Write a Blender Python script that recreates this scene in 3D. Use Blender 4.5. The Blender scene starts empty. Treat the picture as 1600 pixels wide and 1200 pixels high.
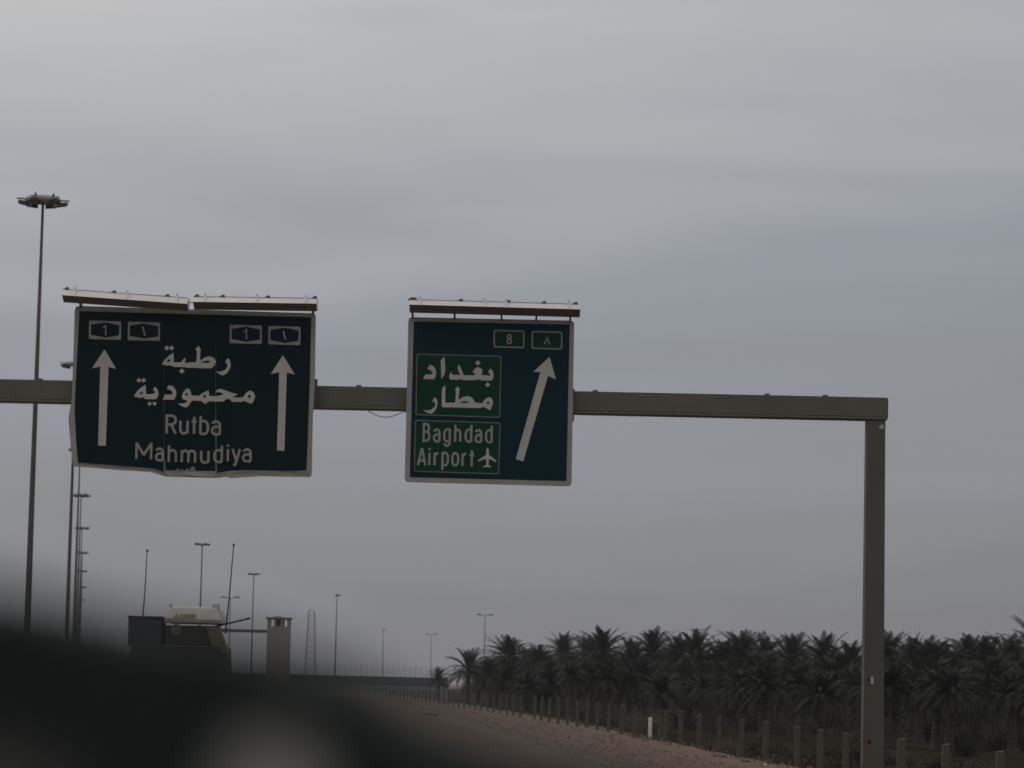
import bpy, bmesh, math, random
from mathutils import Vector, Matrix, noise
from mathutils.geometry import tessellate_polygon

# ------------------------------------------------------------------ camera
S = bpy.context.scene
COL = S.collection
R = math.radians
FPX = 4622.0                                   # focal length in photo pixels
CAM = Vector((0.0, 0.0, 1.55))
PITCH, ROLL = math.atan(470.0 / FPX), R(1.2)
_f = Vector((0, math.cos(PITCH), math.sin(PITCH)))
_r0 = Vector((1, 0, 0))
_u0 = Vector((0, -math.sin(PITCH), math.cos(PITCH)))
_r = _r0 * math.cos(ROLL) + _u0 * math.sin(ROLL)
_u = _u0 * math.cos(ROLL) - _r0 * math.sin(ROLL)
cd = bpy.data.cameras.new('camera')
cam = bpy.data.objects.new('camera', cd)
COL.objects.link(cam)
cam.matrix_world = Matrix(((_r.x, _u.x, -_f.x, CAM.x), (_r.y, _u.y, -_f.y, CAM.y),
                           (_r.z, _u.z, -_f.z, CAM.z), (0, 0, 0, 1)))
cd.sensor_width = 36.0
cd.lens = 36.0 * FPX / 1600.0
cd.clip_start, cd.clip_end = 0.05, 9000
cd.dof.use_dof = True
cd.dof.focus_distance = 42.0
cd.dof.aperture_fstop = 4.5
S.camera = cam

# ------------------------------------------------------------------ sky, sun, exposure
SUN_EL, SUN_AZ = R(42), R(-28)                 # bright part of the overcast: ahead, to the left
w = bpy.data.worlds.new('World')
S.world = w
w.use_nodes = True
nt = w.node_tree
nt.nodes.clear()
N, L = nt.nodes.new, nt.links.new
out = N('ShaderNodeOutputWorld')
bg = N('ShaderNodeBackground')
bg.inputs['Strength'].default_value = 0.1
L(bg.outputs[0], out.inputs['Surface'])
sky = N('ShaderNodeTexSky')
sky.sky_type = 'NISHITA'
sky.sun_disc = False
sky.sun_elevation = SUN_EL
sky.sun_rotation = SUN_AZ
sky.dust_density = 4.0
tc = N('ShaderNodeTexCoord')
sep = N('ShaderNodeSeparateXYZ')
L(tc.outputs['Generated'], sep.inputs[0])
mp = N('ShaderNodeMapping')
mp.inputs['Scale'].default_value = (3.2, 3.2, 24.0)
mp.inputs['Rotation'].default_value = (0, R(-4), 0)
L(tc.outputs['Generated'], mp.inputs[0])
nz = N('ShaderNodeTexNoise')
nz.inputs['Scale'].default_value = 1.3
nz.inputs['Detail'].default_value = 2.5
nz.inputs['Roughness'].default_value = 0.45
nz.inputs['Distortion'].default_value = 0.5
L(mp.outputs[0], nz.inputs['Vector'])
# the layers bend the elevation a little before it is looked up
ma = N('ShaderNodeMath'); ma.operation = 'MULTIPLY_ADD'
L(nz.outputs['Fac'], ma.inputs[0]); ma.inputs[1].default_value = 0.11; ma.inputs[2].default_value = -0.055
ad = N('ShaderNodeMath'); ad.operation = 'ADD'
L(sep.outputs['Z'], ad.inputs[0]); L(ma.outputs[0], ad.inputs[1])
# brighter towards the hidden sun, on the left
lf = N('ShaderNodeMath'); lf.operation = 'MULTIPLY_ADD'
L(sep.outputs['X'], lf.inputs[0]); lf.inputs[1].default_value = -0.12; L(ad.outputs[0], lf.inputs[2])
ramp = N('ShaderNodeValToRGB')
L(lf.outputs[0], ramp.inputs[0])
els = ramp.color_ramp.elements
def srgb(c):
    return tuple((v / 255 / 12.92) if v / 255 <= 0.04045 else ((v / 255 + 0.055) / 1.055) ** 2.4 for v in c)
stops = [(0.0, (124, 125, 129)), (0.03, (130, 132, 137)), (0.07, (139, 142, 148)), (0.11, (143, 148, 156)), (0.14, (148, 152, 161)),
         (0.165, (160, 163, 170)), (0.20, (174, 175, 179)), (0.235, (186, 187, 189)), (0.30, (199, 197, 196)), (1.0, (205, 204, 204))]
for i, (p, c) in enumerate(stops):
    e = els[i] if i < 2 else els.new(p)
    e.position = p
    e.color = srgb(c) + (1,)
# finer cloud streaks
mp2 = N('ShaderNodeMapping')
mp2.inputs['Scale'].default_value = (6.0, 6.0, 42.0)
mp2.inputs['Rotation'].default_value = (0, R(5), 0)
L(tc.outputs['Generated'], mp2.inputs[0])
nz2 = N('ShaderNodeTexNoise')
nz2.inputs['Scale'].default_value = 1.6
nz2.inputs['Detail'].default_value = 5.0
nz2.inputs['Roughness'].default_value = 0.55
L(mp2.outputs[0], nz2.inputs['Vector'])
st2 = N('ShaderNodeMath'); st2.operation = 'MULTIPLY_ADD'
L(nz2.outputs['Fac'], st2.inputs[0]); st2.inputs[1].default_value = 1.0; st2.inputs[2].default_value = 9.5
sc_ = N('ShaderNodeVectorMath'); sc_.operation = 'SCALE'
L(ramp.outputs[0], sc_.inputs[0]); L(st2.outputs[0], sc_.inputs['Scale'])
mx = N('ShaderNodeMix'); mx.data_type = 'RGBA'
mx.inputs[0].default_value = 0.97
L(sky.outputs[0], mx.inputs[6]); L(sc_.outputs[0], mx.inputs[7])
L(mx.outputs[2], bg.inputs['Color'])

sd = bpy.data.lights.new('sun', 'SUN')
sd.energy = 0.6
sd.angle = R(18)
sd.color = (1.0, 0.96, 0.91)
sun = bpy.data.objects.new('sun', sd)
COL.objects.link(sun)
_sdir = Vector((math.sin(SUN_AZ) * math.cos(SUN_EL), math.cos(SUN_AZ) * math.cos(SUN_EL), math.sin(SUN_EL)))
sun.rotation_euler = _sdir.to_track_quat('Z', 'Y').to_euler()
sun.location = _sdir * 200
S.view_settings.view_transform = 'Standard'
S.view_settings.look = 'None'
S.view_settings.exposure = 0.0
S.view_settings.gamma = 1.0
S.render.engine = 'CYCLES'
S.cycles.volume_step_rate = 1.0

# ------------------------------------------------------------------ helpers
def at(px, py, Y):
    """point seen at photo pixel (px, py), Y metres ahead"""
    d = _f + _r * ((px - 800) / FPX) + _u * ((600 - py) / FPX)
    return CAM + d * (Y / d.y)

def ground_at(px, py, z=0.0):
    d = _f + _r * ((px - 800) / FPX) + _u * ((600 - py) / FPX)
    return CAM + d * ((z - CAM.z) / d.z)

def tag(o, label=None, cat=None, group=None, kind=None):
    if label: o['label'] = label
    if cat: o['category'] = cat
    if group: o['group'] = group
    if kind: o['kind'] = kind
    return o

def thing(name, label, cat, loc, group=None, rz=0.0):
    o = bpy.data.objects.new(name, None)
    o.empty_display_size = 0.2
    COL.objects.link(o)
    o.location = loc
    o.rotation_euler = (0, 0, rz)
    return tag(o, label, cat, group)

def copy_tree(o, parent=None):
    c = o.copy()
    COL.objects.link(c)
    c.parent = parent
    for ch in list(o.children):
        copy_tree(ch, c)
    return c

class MB:
    """collects shapes into one mesh"""
    def __init__(self):
        self.v, self.f, self.m = [], [], []
    def add(self, vs, fs, mi=0):
        o = len(self.v)
        self.v += [tuple(p) for p in vs]
        self.f += [tuple(o + i for i in f) for f in fs]
        self.m += [mi] * len(fs)
    def box(self, a, b, mi=0):
        x0, y0, z0 = a
        x1, y1, z1 = b
        self.add([(x0, y0, z0), (x1, y0, z0), (x1, y1, z0), (x0, y1, z0), (x0, y0, z1), (x1, y0, z1), (x1, y1, z1), (x0, y1, z1)],
                 [(0, 3, 2, 1), (4, 5, 6, 7), (0, 1, 5, 4), (1, 2, 6, 5), (2, 3, 7, 6), (3, 0, 4, 7)], mi)
    def tube(self, pts, rad, n=8, mi=0):
        pts = [Vector(p) for p in pts]
        rad = [rad] * len(pts) if not isinstance(rad, (list, tuple)) else rad
        vs, fs = [], []
        for i, p in enumerate(pts):
            t = (pts[min(i + 1, len(pts) - 1)] - pts[max(i - 1, 0)]).normalized()
            a = t.orthogonal() if abs(t.z) < 0.9 else Vector((1, 0, 0))
            a = (a - t * a.dot(t)).normalized()
            b = t.cross(a)
            for k in range(n):
                an = 2 * math.pi * k / n
                vs.append(p + (a * math.cos(an) + b * math.sin(an)) * rad[i])
        for i in range(len(pts) - 1):
            for k in range(n):
                fs.append((i * n + k, i * n + (k + 1) % n, (i + 1) * n + (k + 1) % n, (i + 1) * n + k))
        fs.append(tuple(range(n - 1, -1, -1)))
        fs.append(tuple((len(pts) - 1) * n + k for k in range(n)))
        self.add(vs, fs, mi)
    def plate(self, loops, y0, y1, mi=0):
        """flat outline (with holes) in the XZ plane, front face at y0, back at y1"""
        tris = tessellate_polygon([[Vector((p[0], p[1], 0)) for p in lp] for lp in loops])
        flat = [p for lp in loops for p in lp]
        n = len(flat)
        vs = [(p[0], y0, p[1]) for p in flat] + [(p[0], y1, p[1]) for p in flat]
        fs = [tuple(t) for t in tris] + [tuple(n + i for i in reversed(t)) for t in tris]
        o = 0
        for lp in loops:
            k = len(lp)
            for i in range(k):
                j = (i + 1) % k
                fs.append((o + i, o + j, n + o + j, n + o + i))
            o += k
        self.add(vs, fs, mi)
    def prism_x(self, prof, x0, x1, mi=0):
        """profile of (y, z) pushed from x0 to x1"""
        k = len(prof)
        vs = [(x0, y, z) for y, z in prof] + [(x1, y, z) for y, z in prof]
        fs = [tuple(range(k)), tuple(range(2 * k - 1, k - 1, -1))]
        fs += [(i, k + i, k + (i + 1) % k, (i + 1) % k) for i in range(k)]
        self.add(vs, fs, mi)
    def build(self, name, mats, parent=None, origin=None, smooth=False, bevel=0.0, recalc=True):
        me = bpy.data.meshes.new(name)
        o0 = Vector(origin) if origin is not None else Vector((0, 0, 0))
        me.from_pydata([tuple(Vector(p) - o0) for p in self.v], [], self.f)
        mats = mats if isinstance(mats, (list, tuple)) else [mats]
        for m in mats:
            me.materials.append(m)
        for p, mi in zip(me.polygons, self.m):
            p.material_index = mi
            p.use_smooth = smooth
        if recalc or bevel:
            bm = bmesh.new()
            bm.from_mesh(me)
            if recalc:
                bmesh.ops.recalc_face_normals(bm, faces=bm.faces)
            if bevel:
                bmesh.ops.bevel(bm, geom=[e for e in bm.edges if e.is_manifold and e.calc_face_angle(0) > 0.5],
                                offset=bevel, segments=2, affect='EDGES', profile=0.6, clamp_overlap=True)
            bm.to_mesh(me)
            bm.free()
        o = bpy.data.objects.new(name, me)
        COL.objects.link(o)
        if parent is not None:
            o.parent = parent
        return o

def rounded(poly, r, n=4):
    """round the corners of a closed outline"""
    res = []
    k = len(poly)
    for i in range(k):
        a, b, c = Vector(poly[i - 1]), Vector(poly[i]), Vector(poly[(i + 1) % k])
        p, q = b + (a - b).normalized() * r, b + (c - b).normalized() * r
        for j in range(n + 1):
            t = j / n
            res.append(tuple(p * (1 - t) ** 2 + b * 2 * t * (1 - t) + q * t ** 2))
    return res

def inset(poly, d):
    """move each side of a convex outline inwards by d (any winding)"""
    k = len(poly)
    ar = sum(poly[i][0] * poly[(i + 1) % k][1] - poly[(i + 1) % k][0] * poly[i][1] for i in range(k))
    s = 1 if ar > 0 else -1
    res = []
    for i in range(k):
        a, b, c = Vector(poly[i - 1]), Vector(poly[i]), Vector(poly[(i + 1) % k])
        d1, d2 = (b - a).normalized(), (c - b).normalized()
        n1, n2 = Vector((-d1.y, d1.x)) * s, Vector((-d2.y, d2.x)) * s
        m = (n1 + n2)
        m = m / max(m.dot(n1), 0.2)
        res.append(tuple(b + m * d))
    return res

def stroke(pts, hw, closed=False):
    """outline loops of a pen line of half-width hw"""
    P = [Vector(p) for p in pts]
    q = [P[0]]
    for p in P[1:]:
        if (p - q[-1]).length > 1e-6:
            q.append(p)
    P = q
    k = len(P)
    lt, rt = [], []
    for i in range(k):
        if closed:
            d1, d2 = (P[i] - P[i - 1]).normalized(), (P[(i + 1) % k] - P[i]).normalized()
        else:
            d1 = (P[i] - P[i - 1]).normalized() if i else (P[1] - P[0]).normalized()
            d2 = (P[i + 1] - P[i]).normalized() if i < k - 1 else d1
        n1, n2 = Vector((-d1.y, d1.x)), Vector((-d2.y, d2.x))
        m = n1 + n2
        m = m / max(m.dot(n1), 0.55)
        lt.append(tuple(P[i] + m * hw))
        rt.append(tuple(P[i] - m * hw))
    if closed:
        return [lt, rt] if True else None
    return [lt + rt[::-1]]

# ------------------------------------------------------------------ materials
def material(name, col, rough=0.7, col2=None, scale=4.0, amount=0.6, bump=0.0, metal=0.0, stretch=(1, 1, 1), detail=6.0,
             spots=None, spot_scale=2.0, spot_at=0.62, bump_scale=None, spec=0.5):
    m = bpy.data.materials.new(name)
    m.use_nodes = True
    t = m.node_tree
    b = t.nodes['Principled BSDF']
    b.inputs['Roughness'].default_value = rough
    b.inputs['Metallic'].default_value = metal
    b.inputs['Specular IOR Level'].default_value = spec
    co = t.nodes.new('ShaderNodeTexCoord')
    mpg = t.nodes.new('ShaderNodeMapping')
    mpg.inputs['Scale'].default_value = stretch
    t.links.new(co.outputs['Object'], mpg.inputs[0])
    nzz = t.nodes.new('ShaderNodeTexNoise')
    nzz.inputs['Scale'].default_value = scale
    nzz.inputs['Detail'].default_value = detail
    nzz.inputs['Roughness'].default_value = 0.62
    t.links.new(mpg.outputs[0], nzz.inputs['Vector'])
    c2 = col2 if col2 else tuple(v * 0.6 for v in col)
    rp = t.nodes.new('ShaderNodeValToRGB')
    rp.color_ramp.elements[0].position = 0.5 - amount * 0.4
    rp.color_ramp.elements[1].position = 0.5 + amount * 0.4
    rp.color_ramp.elements[0].color = c2 + (1,)
    rp.color_ramp.elements[1].color = col + (1,)
    t.links.new(nzz.outputs['Fac'], rp.inputs[0])
    src = rp.outputs[0]
    if spots:
        n2 = t.nodes.new('ShaderNodeTexNoise')
        n2.inputs['Scale'].default_value = spot_scale
        n2.inputs['Detail'].default_value = 8.0
        n2.inputs['Roughness'].default_value = 0.7
        t.links.new(co.outputs['Object'], n2.inputs['Vector'])
        r2 = t.nodes.new('ShaderNodeValToRGB')
        r2.color_ramp.elements[0].position = spot_at
        r2.color_ramp.elements[1].position = spot_at + 0.06
        t.links.new(n2.outputs['Fac'], r2.inputs[0])
        mm = t.nodes.new('ShaderNodeMix'); mm.data_type = 'RGBA'
        t.links.new(r2.outputs[0], mm.inputs[0])
        t.links.new(src, mm.inputs[6])
        mm.inputs[7].default_value = spots + (1,)
        src = mm.outputs[2]
    t.links.new(src, b.inputs['Base Color'])
    if bump:
        bp = t.nodes.new('ShaderNodeBump')
        bp.inputs['Strength'].default_value = bump
        bp.inputs['Distance'].default_value = 0.05
        n3 = t.nodes.new('ShaderNodeTexNoise')
        n3.inputs['Scale'].default_value = bump_scale or scale * 6
        n3.inputs['Detail'].default_value = 6.0
        t.links.new(co.outputs['Object'], n3.inputs['Vector'])
        t.links.new(n3.outputs['Fac'], bp.inputs['Height'])
        t.links.new(bp.outputs[0], b.inputs['Normal'])
    return m

M = {}
M['steel'] = material('galvanised_steel', (0.132, 0.122, 0.094), 0.65, (0.09, 0.083, 0.066), 1.6, 0.7, 0.05, 0.0, (0.5, 1, 1), spots=(0.105, 0.078, 0.052), spot_scale=1.3, spot_at=0.58)
M['column_steel'] = material('weathered_column_paint', (0.105, 0.098, 0.078), 0.7, (0.072, 0.067, 0.054), 1.4, 0.7, 0.05, 0.0, (1, 1, 0.3), spots=(0.16, 0.085, 0.05), spot_scale=2.2, spot_at=0.66)
M['rust'] = material('rust', (0.20, 0.10, 0.06), 0.9, (0.09, 0.05, 0.035), 6.0, 0.8, 0.3)
M['dark_hole'] = material('dark_hole', (0.012, 0.012, 0.012), 0.9)
M['sticker'] = material('pale_sticker', (0.5, 0.48, 0.45), 0.7)
M['frame'] = material('aluminium_sign_frame', (0.36, 0.34, 0.30), 0.55, (0.24, 0.225, 0.19), 2.2, 0.7, 0.05, 0.0, (1, 1, 1), spots=(0.15, 0.12, 0.07), spot_scale=1.6, spot_at=0.68)
M['blue_panel'] = material('weathered_dark_blue_sheeting', (0.001, 0.018, 0.0235), 0.5, (0.0008, 0.0095, 0.012), 0.9, 0.9, 0.02, 0.0, (1, 1, 0.35), spec=0.12)
M['blue_sheet'] = material('dark_blue_sheeting', (0.001, 0.027, 0.039), 0.5, (0.0008, 0.019, 0.027), 0.9, 0.9, 0.02, 0.0, (1, 1, 0.35), spec=0.12)
M['green_sheet'] = material('dark_green_sheeting', (0.004, 0.050, 0.022), 0.5, (0.003, 0.034, 0.016), 1.4, 0.9, 0.02, 0.0, (1, 1, 0.5), spec=0.12)
M['letter'] = material('dirty_white_lettering', (0.55, 0.525, 0.48), 0.6, (0.36, 0.34, 0.305), 2.2, 0.9, 0.0, 0.0, (1, 1, 0.6))
M['dull_letter'] = material('grimy_white_lettering', (0.36, 0.345, 0.31), 0.65, (0.22, 0.21, 0.19), 2.6, 0.9, 0.0, 0.0, (1, 1, 0.6))
M['border'] = material('grimy_panel_border', (0.16, 0.19, 0.165), 0.6, (0.09, 0.115, 0.105), 3.0, 0.9)
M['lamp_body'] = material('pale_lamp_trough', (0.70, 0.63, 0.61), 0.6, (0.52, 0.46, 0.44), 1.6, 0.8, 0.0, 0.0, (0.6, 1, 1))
M['lamp_shaded_under'] = material('lamp_trough_shaded_underside', (0.21, 0.185, 0.15), 0.7, (0.13, 0.114, 0.092), 1.8, 0.8)  # darker trough tone: shade of the downward faces put into the colour
M['clip'] = material('lamp_clip_metal', (0.62, 0.62, 0.62), 0.4, (0.45, 0.45, 0.45), 6, 0.6)
M['pole'] = material('mast_steel', (0.085, 0.074, 0.058), 0.7, (0.055, 0.048, 0.038), 0.8, 0.7)
M['far_pole'] = material('lamp_post_steel', (0.11, 0.105, 0.10), 0.6, (0.08, 0.075, 0.07), 0.8, 0.7)
M['head_pale'] = material('mast_ring_pale', (0.42, 0.39, 0.34), 0.6, (0.28, 0.26, 0.22), 2, 0.7)
M['head_dark'] = material('floodlight_housing', (0.05, 0.05, 0.05), 0.5, (0.03, 0.03, 0.03), 3, 0.7)
M['glass'] = material('floodlight_glass', (0.3, 0.32, 0.34), 0.2)
M['soil'] = material('sandy_soil', (0.195, 0.142, 0.114), 1.0, (0.125, 0.094, 0.078), 0.5, 0.8, 0.7, spec=0.0, spots=(0.215, 0.17, 0.14), spot_scale=0.9, spot_at=0.6, bump_scale=3.0)
M['asphalt'] = material('worn_asphalt', (0.17, 0.128, 0.106), 1.0, (0.115, 0.089, 0.075), 0.5, 0.7, 0.3, 0.0, (1, 0.22, 1), spots=(0.165, 0.127, 0.103), spot_scale=0.7, spot_at=0.53, bump_scale=14, spec=0.0)
M['paint'] = material('faded_road_paint', (0.19, 0.158, 0.134), 1.0, (0.12, 0.098, 0.084), 0.9, 0.35, spec=0.0)
M['concrete_post'] = material('aged_concrete', (0.125, 0.117, 0.09), 0.95, (0.055, 0.052, 0.04), 2.5, 0.8, 0.3, spec=0.1)
M['white_paint'] = material('white_marker_paint', (0.72, 0.69, 0.65), 0.7, (0.5, 0.48, 0.44), 5, 0.7)
M['gravel'] = material('verge_gravel', (0.21, 0.16, 0.13), 1.0, (0.14, 0.107, 0.088), 3.0, 0.5, spec=0.0)
M['rock'] = material('dark_rock', (0.10, 0.085, 0.07), 0.95, (0.05, 0.045, 0.04), 4, 0.8, 0.5)
M['trunk'] = material('palm_trunk', (0.062, 0.051, 0.04), 0.95, (0.03, 0.025, 0.02), 3.0, 0.8, 0.6, 0.0, (1, 1, 3))
M['frond'] = material('palm_fronds', (0.034, 0.042, 0.027), 0.75, (0.018, 0.024, 0.016), 1.2, 0.8, spec=0.15)
M['frond_blue'] = material('grey_palm_fronds', (0.042, 0.049, 0.037), 0.75, (0.024, 0.030, 0.022), 1.0, 0.8, spec=0.15)
M['frond_warm'] = material('olive_palm_fronds', (0.041, 0.041, 0.023), 0.75, (0.022, 0.024, 0.014), 1.0, 0.8, spec=0.15)
M['dead_frond'] = material('dry_palm_fronds', (0.075, 0.058, 0.039), 0.85, (0.04, 0.032, 0.023), 1.5, 0.8, spec=0.15)
M['shrub'] = material('dry_shrub', (0.070, 0.046, 0.026), 0.95, (0.036, 0.027, 0.017), 2.0, 0.8)
M['weed'] = material('dull_weeds', (0.030, 0.029, 0.018), 0.95, (0.016, 0.017, 0.010), 2.0, 0.8)
M['wall_pale'] = material('weathered_wall', (0.20, 0.205, 0.21), 0.95, (0.14, 0.145, 0.15), 0.3, 0.8, spec=0.1)
M['wall_dark'] = material('stained_wall', (0.075, 0.08, 0.085), 0.9, (0.05, 0.053, 0.056), 0.3, 0.8)
M['brick'] = material('tower_brick', (0.31, 0.275, 0.24), 0.9, (0.23, 0.20, 0.175), 0.9, 0.9, 0.2)
M['slab'] = material('tower_slab', (0.17, 0.15, 0.14), 0.9, (0.11, 0.095, 0.09), 1.5, 0.8)
M['offwhite'] = material('dusty_white_armour', (0.46, 0.445, 0.41), 0.7, (0.36, 0.345, 0.315), 1.2, 0.8)
M['navy'] = material('dark_blue_box_paint', (0.045, 0.062, 0.088), 0.7, (0.03, 0.04, 0.058), 1.5, 0.8)
M['tan'] = material('tan_paint', (0.20, 0.17, 0.12), 0.8, (0.13, 0.11, 0.08), 1.4, 0.8)
M['hull'] = material('dark_hull_paint', (0.065, 0.063, 0.052), 0.8, (0.042, 0.04, 0.034), 1.2, 0.8)
M['black_metal'] = material('black_metal', (0.022, 0.023, 0.024), 0.6)
M['tyre'] = material('tyre_rubber', (0.02, 0.02, 0.02), 0.9)
M['yellow'] = material('faded_yellow_paint', (0.22, 0.19, 0.03), 0.7, (0.16, 0.14, 0.035), 8, 0.8)
M['dash'] = material('dark_dashboard_vinyl', (0.022, 0.030, 0.028), 0.85, (0.016, 0.022, 0.0205), 20, 0.6, spec=0.12)
M['dash_reflection_dim'] = material('dim_painted_dashboard_reflection', (0.12, 0.12, 0.115), 0.8, (0.09, 0.09, 0.085), 30, 0.6)  # fainter reflected light on the dashboard, put into a plate colour
M['dash_reflection'] = material('painted_dashboard_reflection', (0.52, 0.52, 0.50), 0.7, (0.42, 0.42, 0.40), 30, 0.6)  # light reflected off the dashboard, painted as a pale plate colour

# ------------------------------------------------------------------ terrain: road, sandy verge, lower field
def curve_from(pts):
    """X as a function of Y through photo points lying on the road level"""
    q = sorted([(ground_at(*p).y, ground_at(*p).x) for p in pts])
    def fn(Y):
        if Y <= q[0][0]:
            a, b = q[0], q[1]
        elif Y >= q[-1][0]:
            a, b = q[-2], q[-1]
        else:
            for a, b in zip(q, q[1:]):
                if Y <= b[0]:
                    break
        return a[1] + (b[1] - a[1]) * (Y - a[0]) / (b[0] - a[0])
    def smooth(Y):
        s = max(3.0, Y * 0.12)
        return (fn(Y - s) + fn(Y - s / 2) + fn(Y) + fn(Y + s / 2) + fn(Y + s)) / 5
    return smooth

verge_x = curve_from([(1240, 1203), (1200, 1195), (1100, 1175), (1000, 1153), (900, 1130), (760, 1107), (660, 1093), (590, 1084)])
asph_x = curve_from([(980, 1192), (950, 1184), (850, 1152), (714, 1116), (640, 1099), (580, 1087)])
FIELD = -1.25
rows = [-60, -20, 0, 10, 20, 30] + [34 + 1.1 * i for i in range(70)] + [112 + 3 * i for i in range(40)] + \
       [235, 250, 270, 300, 330, 370, 420, 480, 560, 700, 900, 1200, 1600, 2200, 3000]
offs = [-3000, -1200, -400, -150, -60, -25, -12, -6, -4, -3, -2.4, -1.9, -1.5, -1.1, -0.8, -0.5, -0.3, -0.1, 0.1, 0.3, 0.6,
        1.0, 1.5, 2.0, 2.6, 3.2, 4, 6, 9, 14, 22, 35, 60, 120, 300, 900, 3000]
mb = MB()
for Y in rows:
    vx = verge_x(min(max(Y, 5), 420))
    ax = asph_x(min(max(Y, 5), 420))
    for o in offs:
        X = vx + o
        if o <= -0.1:
            z = -0.012
        elif o < 3.2:
            t = (o + 0.1) / 3.3
            z = FIELD * (t * t * (3 - 2 * t))
        else:
            z = FIELD
        if X > ax + 0.15 and o < 12 and Y < 500:
            nn = noise.noise(Vector((X * 0.9, Y * 0.35, 1.7))) * 0.6 + noise.noise(Vector((X * 2.3, Y * 1.2, 4.1))) * 0.4
            k = min(1.0, (X - ax - 0.15) / 1.2)
            z += k * (0.05 * nn + (0.05 if -1.0 < o < 0.5 else 0.0))
        mb.v.append((X, Y, z))
nc = len(offs)
for i in range(len(rows) - 1):
    for j in range(nc - 1):
        mb.f.append((i * nc + j, i * nc + j + 1, (i + 1) * nc + j + 1, (i + 1) * nc + j))
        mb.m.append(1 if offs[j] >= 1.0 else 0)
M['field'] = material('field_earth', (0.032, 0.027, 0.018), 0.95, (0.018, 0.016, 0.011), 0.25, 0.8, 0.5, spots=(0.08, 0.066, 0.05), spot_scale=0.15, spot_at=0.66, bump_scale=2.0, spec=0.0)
tag(mb.build('ground', [M['soil'], M['field']], smooth=True, recalc=False), kind='structure')

def strip(name, f0, f1, z, m, ys):
    b = MB()
    for Y in ys:
        b.v += [(f0(Y), Y, z), (f1(Y), Y, z)]
    for i in range(len(ys) - 1):
        b.f.append((2 * i, 2 * i + 1, 2 * i + 3, 2 * i + 2))
        b.m.append(0)
    return tag(b.build(name, m, recalc=False), kind='structure')
ys = [-60, -30, 0, 15] + [25 + 5 * i for i in range(80)]
cl = lambda Y: min(max(Y, 5), 420)
strip('road', lambda Y: asph_x(cl(Y)) - 15 - 0.03 * Y, lambda Y: asph_x(cl(Y)) + 0.12 * noise.noise(Vector((0, Y * 0.13, 9))), 0.0, M['asphalt'], ys)
strip('road_edge_line', lambda Y: asph_x(cl(Y)) - 0.62, lambda Y: asph_x(cl(Y)) - 0.44, 0.004, M['paint'], ys)

# ------------------------------------------------------------------ overhead sign gantry
GY = 62.0                                       # metres ahead
bl, br = at(-360, 600, GY), at(1387, 620, GY)
ztop = at(690, 606.5, GY).z
zbot = at(690, 641.5, GY).z
xr = br.x
G = thing('sign_gantry', 'grey steel gantry beam spanning the road on a square column at the right', 'gantry', (at(1365, 1200, GY).x, GY, FIELD + 0.3))
go = G.location
b = MB()
b.box((-19.0, GY, zbot + 0.055), (xr, GY + 0.42, ztop))
b.box((-19.0, GY - 0.012, zbot), (xr, GY + 0.432, zbot + 0.055))
beam = b.build('beam', M['steel'], G, go, bevel=0.02)
d = MB()
d.box((xr, GY + 0.02, zbot + 0.03), (xr + 0.015, GY + 0.40, ztop - 0.02))
d.build('end_plate', M['column_steel'], beam, go)
for px in (1290, 1199, 930, 560, 60):
    x = at(px, 620, GY).x
    s = MB()
    s.box((x - 0.05, GY - 0.008, zbot + 0.06), (x + 0.05, GY + 0.428, ztop + 0.03))
    s.build('splice_plate', M['steel'], beam, go)
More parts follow.
